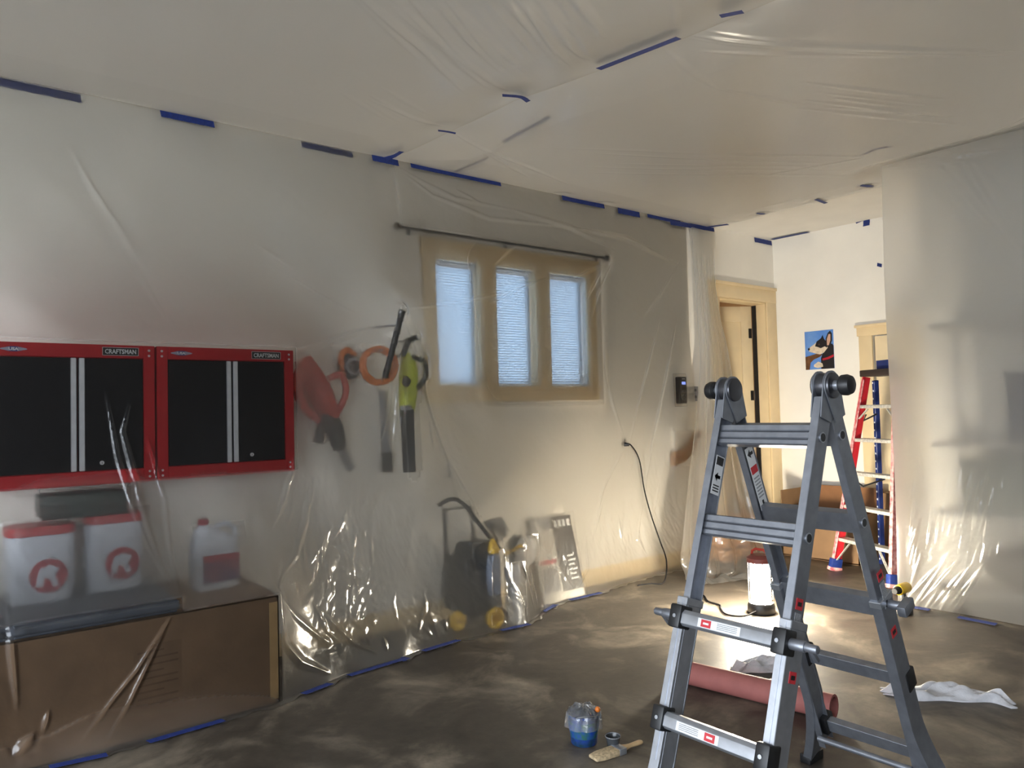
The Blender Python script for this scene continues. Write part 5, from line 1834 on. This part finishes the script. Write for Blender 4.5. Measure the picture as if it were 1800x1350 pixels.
def right_yz(u, v):
    p = atX(u, v, 5.40)
    return (p.y, p.z)


B = .012 * (vnoise(ry, rz, .5, 401, .2, 2) - .5) + .0015 * crinkle(ry, rz, 402, (.12, .06), .2, 3)
rs = np.random.RandomState(77)
for (q0, q1, d0, d1, n, w, a) in [((1625, 930), (1740, 900), (1620, 960), (1640, 860), 13, .012, .014), ((1620, 1030), (1700, 1040), (1600, 1075), (1665, 985), 12, .014, .020),
                                  ((1600, 860), (1610, 1000), (1600, 900), (1616, 830), 8, .010, .012), ((1660, 860), (1760, 850), (1660, 880), (1668, 830), 10, .010, .008),
                                  ((1690, 700), (1720, 620), (1670, 620), (1715, 730), 5, .02, .002), ((1700, 980), (1770, 960), (1700, 1000), (1712, 950), 7, .010, .008),
                                  ((1640, 330), (1760, 300), (1600, 300), (1760, 520), 8, .03, .007), ((1600, 290), (1700, 270), (1560, 285), (1780, 250), 5, .025, .010)]:
    a0, a1 = right_yz(*d0), right_yz(*d1)
    c0, c1 = right_yz(*q0), right_yz(*q1)
    for i in range(n):
        k = (i + rs.rand()) / n
        cx = c0[0] + (c1[0] - c0[0]) * k
        cy = c0[1] + (c1[1] - c0[1]) * k + .05 * (rs.rand() - .5)
        sc_ = .5 + .8 * rs.rand()
        an = .2 * (rs.rand() - .5)
        vx, vy = (a1[0] - a0[0]) * sc_ / 2, (a1[1] - a0[1]) * sc_ / 2
        vx, vy = vx * math.cos(an) - vy * math.sin(an), vx * math.sin(an) + vy * math.cos(an)
        ww = w * (.7 + .7 * rs.rand())
        B = add_crease(B, ry, rz, [(cx - vx, cy - vy), (cx + vx, cy + vy)], ww, min(a * .6 * (.5 + .8 * rs.rand()), .5 * ww))
B += .010 * crinkle(ry, rz, 431, (.10, .05, .025), .2, 2) * blob(ry, rz, *right_yz(1660, 950), .22, .30)
B += .02 * np.sin(ry * 5) * np.clip(1 - rz / 2.5, 0, 1) * .5
edge = 2.512 - ry
B = B * np.clip(edge / .06, .2, 1)
xs = 5.43 - .035 * (1 - rz / CZ) - B
yy = ry - .01 * np.sin(rz * 2.1) * np.clip(1 - edge / .4, 0, 1)
fr_ = grid_object('plastic_film', np.stack([xs, yy, rz + .004], -1), M_FILMR, (-1, 0, 0))
tag(fr_, 'tall milky plastic film hung from ceiling to floor at the right of the picture', 'plastic sheet')

# ------------------------------------------------------------------ blue masking tape


def tape_strip(pts, w, label, nrm, group, lift=.002, width_dir=None):
    """flat strip along points with a slightly torn end; nrm points to the room"""
    nrm = Vector(nrm).normalized()
    P = wobble(pts, 6) if len(pts) > 2 else [Vector(pts[0]).lerp(Vector(pts[1]), i / 6) for i in range(7)]
    vs, fs = [], []
    n = len(P)
    for i, p in enumerate(P):
        d = (P[min(i + 1, n - 1)] - P[max(i - 1, 0)]).normalized()
        sd = d.cross(nrm).normalized() * (w / 2)
        jit = .004 if i in (0, n - 1) else 0
        for k, lf_ in ((-1, lift), (1, lift), (1, lift + .0012), (-1, lift + .0012)):
            vs.append(p + sd * k * (1 + .04 * math.sin(i * 2.3)) + d * jit * k + nrm * lf_)
    for i in range(n - 1):
        for j in range(4):
            fs.append((i * 4 + j, i * 4 + (j + 1) % 4, i * 4 + 4 + (j + 1) % 4, i * 4 + 4 + j))
    fs += [(3, 2, 1, 0), tuple((n - 1) * 4 + j for j in range(4))]
    o = MB().add(vs, fs).build('masking_tape', M_TAPE)
    return tag(o, label, 'tape', group)


GF, GC, GW, GR = 'blue tape along the floor edge of the wall film', 'blue tape on the ceiling', 'blue tape where wall meets ceiling', 'blue tape along the floor edge of the hung film'
UP, DN = (0, 0, 1), (0, 0, -1)
floor_t = [
    ((85, 1347), (186, 1325), 'blue tape on the floor at the bottom left corner below the carton'),
    ((258, 1303), (390, 1265), 'blue tape on the floor in front of the middle of the large carton'),
    ((530, 1219), (577, 1201), 'short blue tape on the floor just right of the large carton'),
    ((610, 1187), (712, 1156), 'long blue tape on the floor below the crumpled wall film'),
    ((740, 1144), (802, 1125), 'blue tape on the floor between crumpled film and the yellow wheel'),
    ((876, 1108), (926, 1097), 'blue tape on the floor right under the yellow wheel'),
    ((950, 1075), (973, 1063), 'shortest blue tape on the floor right of the white spray tank'),
    ((997, 1055), (1052, 1042), 'blue tape on the floor in front of the printed carton')]
for q0, q1, lb in floor_t:
    a, b = atZ(*q0, .004), atZ(*q1, .004)
    a.y -= .026
    b.y -= .026
    tape_strip([a, b], .040, lb, UP, GF, .006)
tape_strip([atZ(705, 1153, .004), atZ(712, 1163, .004)], .024, 'tiny curled blue tape end on the floor by the crumpled film', UP, GF, .004)
for q0, q1, lb in [((1602, 1064), (1640, 1071), 'blue tape on the floor at the left end of the hung film'), ((1690, 1083), (1757, 1096), 'blue tape on the floor at the right end of the hung film')]:
    a, b = atZ(*q0, .004), atZ(*q1, .004)
    a.x -= .05
    b.x -= .05
    tape_strip([a, b], .055, lb, UP, GR, .004)


def ctape(pix, w, lb, drop=.012, z=None):
    tape_strip([atZ(u, v, CZ - drop) for u, v in pix], w, lb, DN, GC, .001)


ctape([(1052, 121), (1193, 66)], .034, 'longest blue tape on the ceiling along the film seam', .036)
ctape([(883, 167), (915, 170), (929, 178)], .030, 'bent blue tape on the ceiling between the long tape and the small bow', .036)
ctape([(770, 229), (786, 231), (801, 234)], .022, 'small bow-shaped blue tape on the ceiling seam near the left wall', .034)
ctape([(1266, 28), (1306, 20)], .030, 'blue tape on the ceiling at the very top of the picture', .036)
ctape([(1330, 375), (1344, 376)], .035, 'smallest blue tape on the ceiling farthest left of the back three', .02)
ctape([(1434, 350), (1452, 357)], .035, 'small blue tape on the ceiling in the middle of the back three', .02)
ctape([(1508, 325), (1536, 328)], .045, 'small blue tape on the ceiling nearest the hung film', .02)
ctape([(1519, 271), (1537, 261), (1562, 257)], .030, 'curved blue tape where the hung film meets the ceiling', .04)
ctape([(1244, 399), (1258, 397), (1280, 394)], .05, 'blue tape pointing out from the wall on the ceiling above the door', .03)
ctape([(1357, 421), (1421, 408)], .05, 'blue tape along the back corner of the ceiling', .01)
ctape([(800, 301), (856, 276)], .022, 'dim blue tape strip above the ceiling film by the left wall', .004)
ctape([(886, 246), (965, 204)], .022, 'dim blurred tape strip above the ceiling film near its middle', .004)


def wtape(pix, w, lb, y=WY - .02, nrm=(0, -1, 0)):
    tape_strip([Vector((p.x, p.y, min(p.z, CZ - .012 - w * .5))) for p in (atY(u, v, y) for u, v in pix)], w, lb, nrm, GW, .001)


wtape([(-20, 132), (60, 150), (142, 166)], .042, 'blurred blue tape at the top of the left wall, at the picture edge', WY - .004)
wtape([(282, 192), (330, 199), (376, 208)], .038, 'bold blue tape at the top of the left wall above the cabinets', WY - .035)
wtape([(530, 243), (575, 256), (620, 268)], .035, 'faint blurred tape at the top of the left wall left of the tape knot', WY - .004)
wtape([(654, 272), (680, 276), (700, 281)], .04, 'dark blue tape crossing in the knot above the garden tools', WY - .04)
tape_strip([atZ(676, 279, CZ - .05), atZ(692, 274, CZ - .045), atZ(706, 266, CZ - .04)], .03, 'blue tape pointing up out of the knot above the garden tools', (0, -.7, -.7), GW, .002)
wtape([(722, 290), (800, 303), (880, 322)], .03, 'long dark blue tape at the top of the wall above the curtain rod', WY - .035)
wtape([(988, 346), (1020, 351), (1062, 361)], .034, 'blue tape at the top of the wall above the right window panes', WY - .03)
wtape([(1086, 368), (1104, 371), (1124, 375)], .048, 'short pale blue tape at the top of the wall right of the curtain rod', WY - .03)
wtape([(1138, 379), (1170, 385), (1196, 390)], .03, 'thin blue tape at the top of the wall left of the door tapes', WY - .03)
wtape([(1178, 391), (1215, 397), (1255, 402)], .042, 'dark blue tape at the top of the wall above the switch plates', WY - .045)
wtape([(1326, 419), (1342, 421), (1356, 424)], .045, 'small grey-blue tape in the far upper corner above the door', WY - .006)
tape_strip([atX(1504, 391, WX - .004), atX(1516, 386, WX - .004), atX(1527, 384, WX - .004)], .03, 'thin arm of the blue tape high on the back wall', (-1, 0, 0), 'blue tape on the back wall', .001)
tape_strip([atX(1524, 382, WX - .004), atX(1523, 397, WX - .004)], .06, 'stubby upright blue tape high on the back wall', (-1, 0, 0), 'blue tape on the back wall', .003)
tape_strip([atX(1542, 465, WX - .004), atX(1550, 467, WX - .004)], .03, 'tiny scrap of blue tape on the back wall above the door', (-1, 0, 0), 'blue tape on the back wall', .001)

# ------------------------------------------------------------------ hanging power cord
def front_of_film(u, v, gap=.022):
    x, z = sheet_xz(u, v)
    i = int(np.clip(round((x - FX0) / FS), 7, PF.shape[0] - 8))
    j = int(np.clip(round(z / (CZ - .013) * (PF.shape[1] - 1)), 7, PF.shape[1] - 8))
    return Vector((x, WY - PF[i - 6:i + 7, j - 6:j + 7].max() - gap, z))


pg = front_of_film(1097, 781, .02)
cdp = [pg, pg + Vector((.03, -.03, -.01))] + [front_of_film(*q) for q in ((1120, 808), (1128, 860), (1140, 905), (1155, 950), (1166, 985))] + [Vector((4.74, 4.04, .012)), Vector((4.62, 4.08, .012)), Vector((4.50, 4.10, .012))]
co_ = thing('extension_lead', (pg.x, pg.y, 0), 'thin black cord plugged in the left wall and hanging to the floor', 'cord')
MB().tube(wobble(cdp, 8), .0055, 6).build('cable', M_CORD, co_)
MB().cyl(pg + Vector((-.005, .012, 0)), pg + Vector((.015, -.022, -.004)), .018, .012, n=12).build('plug', M_BLACK, co_)
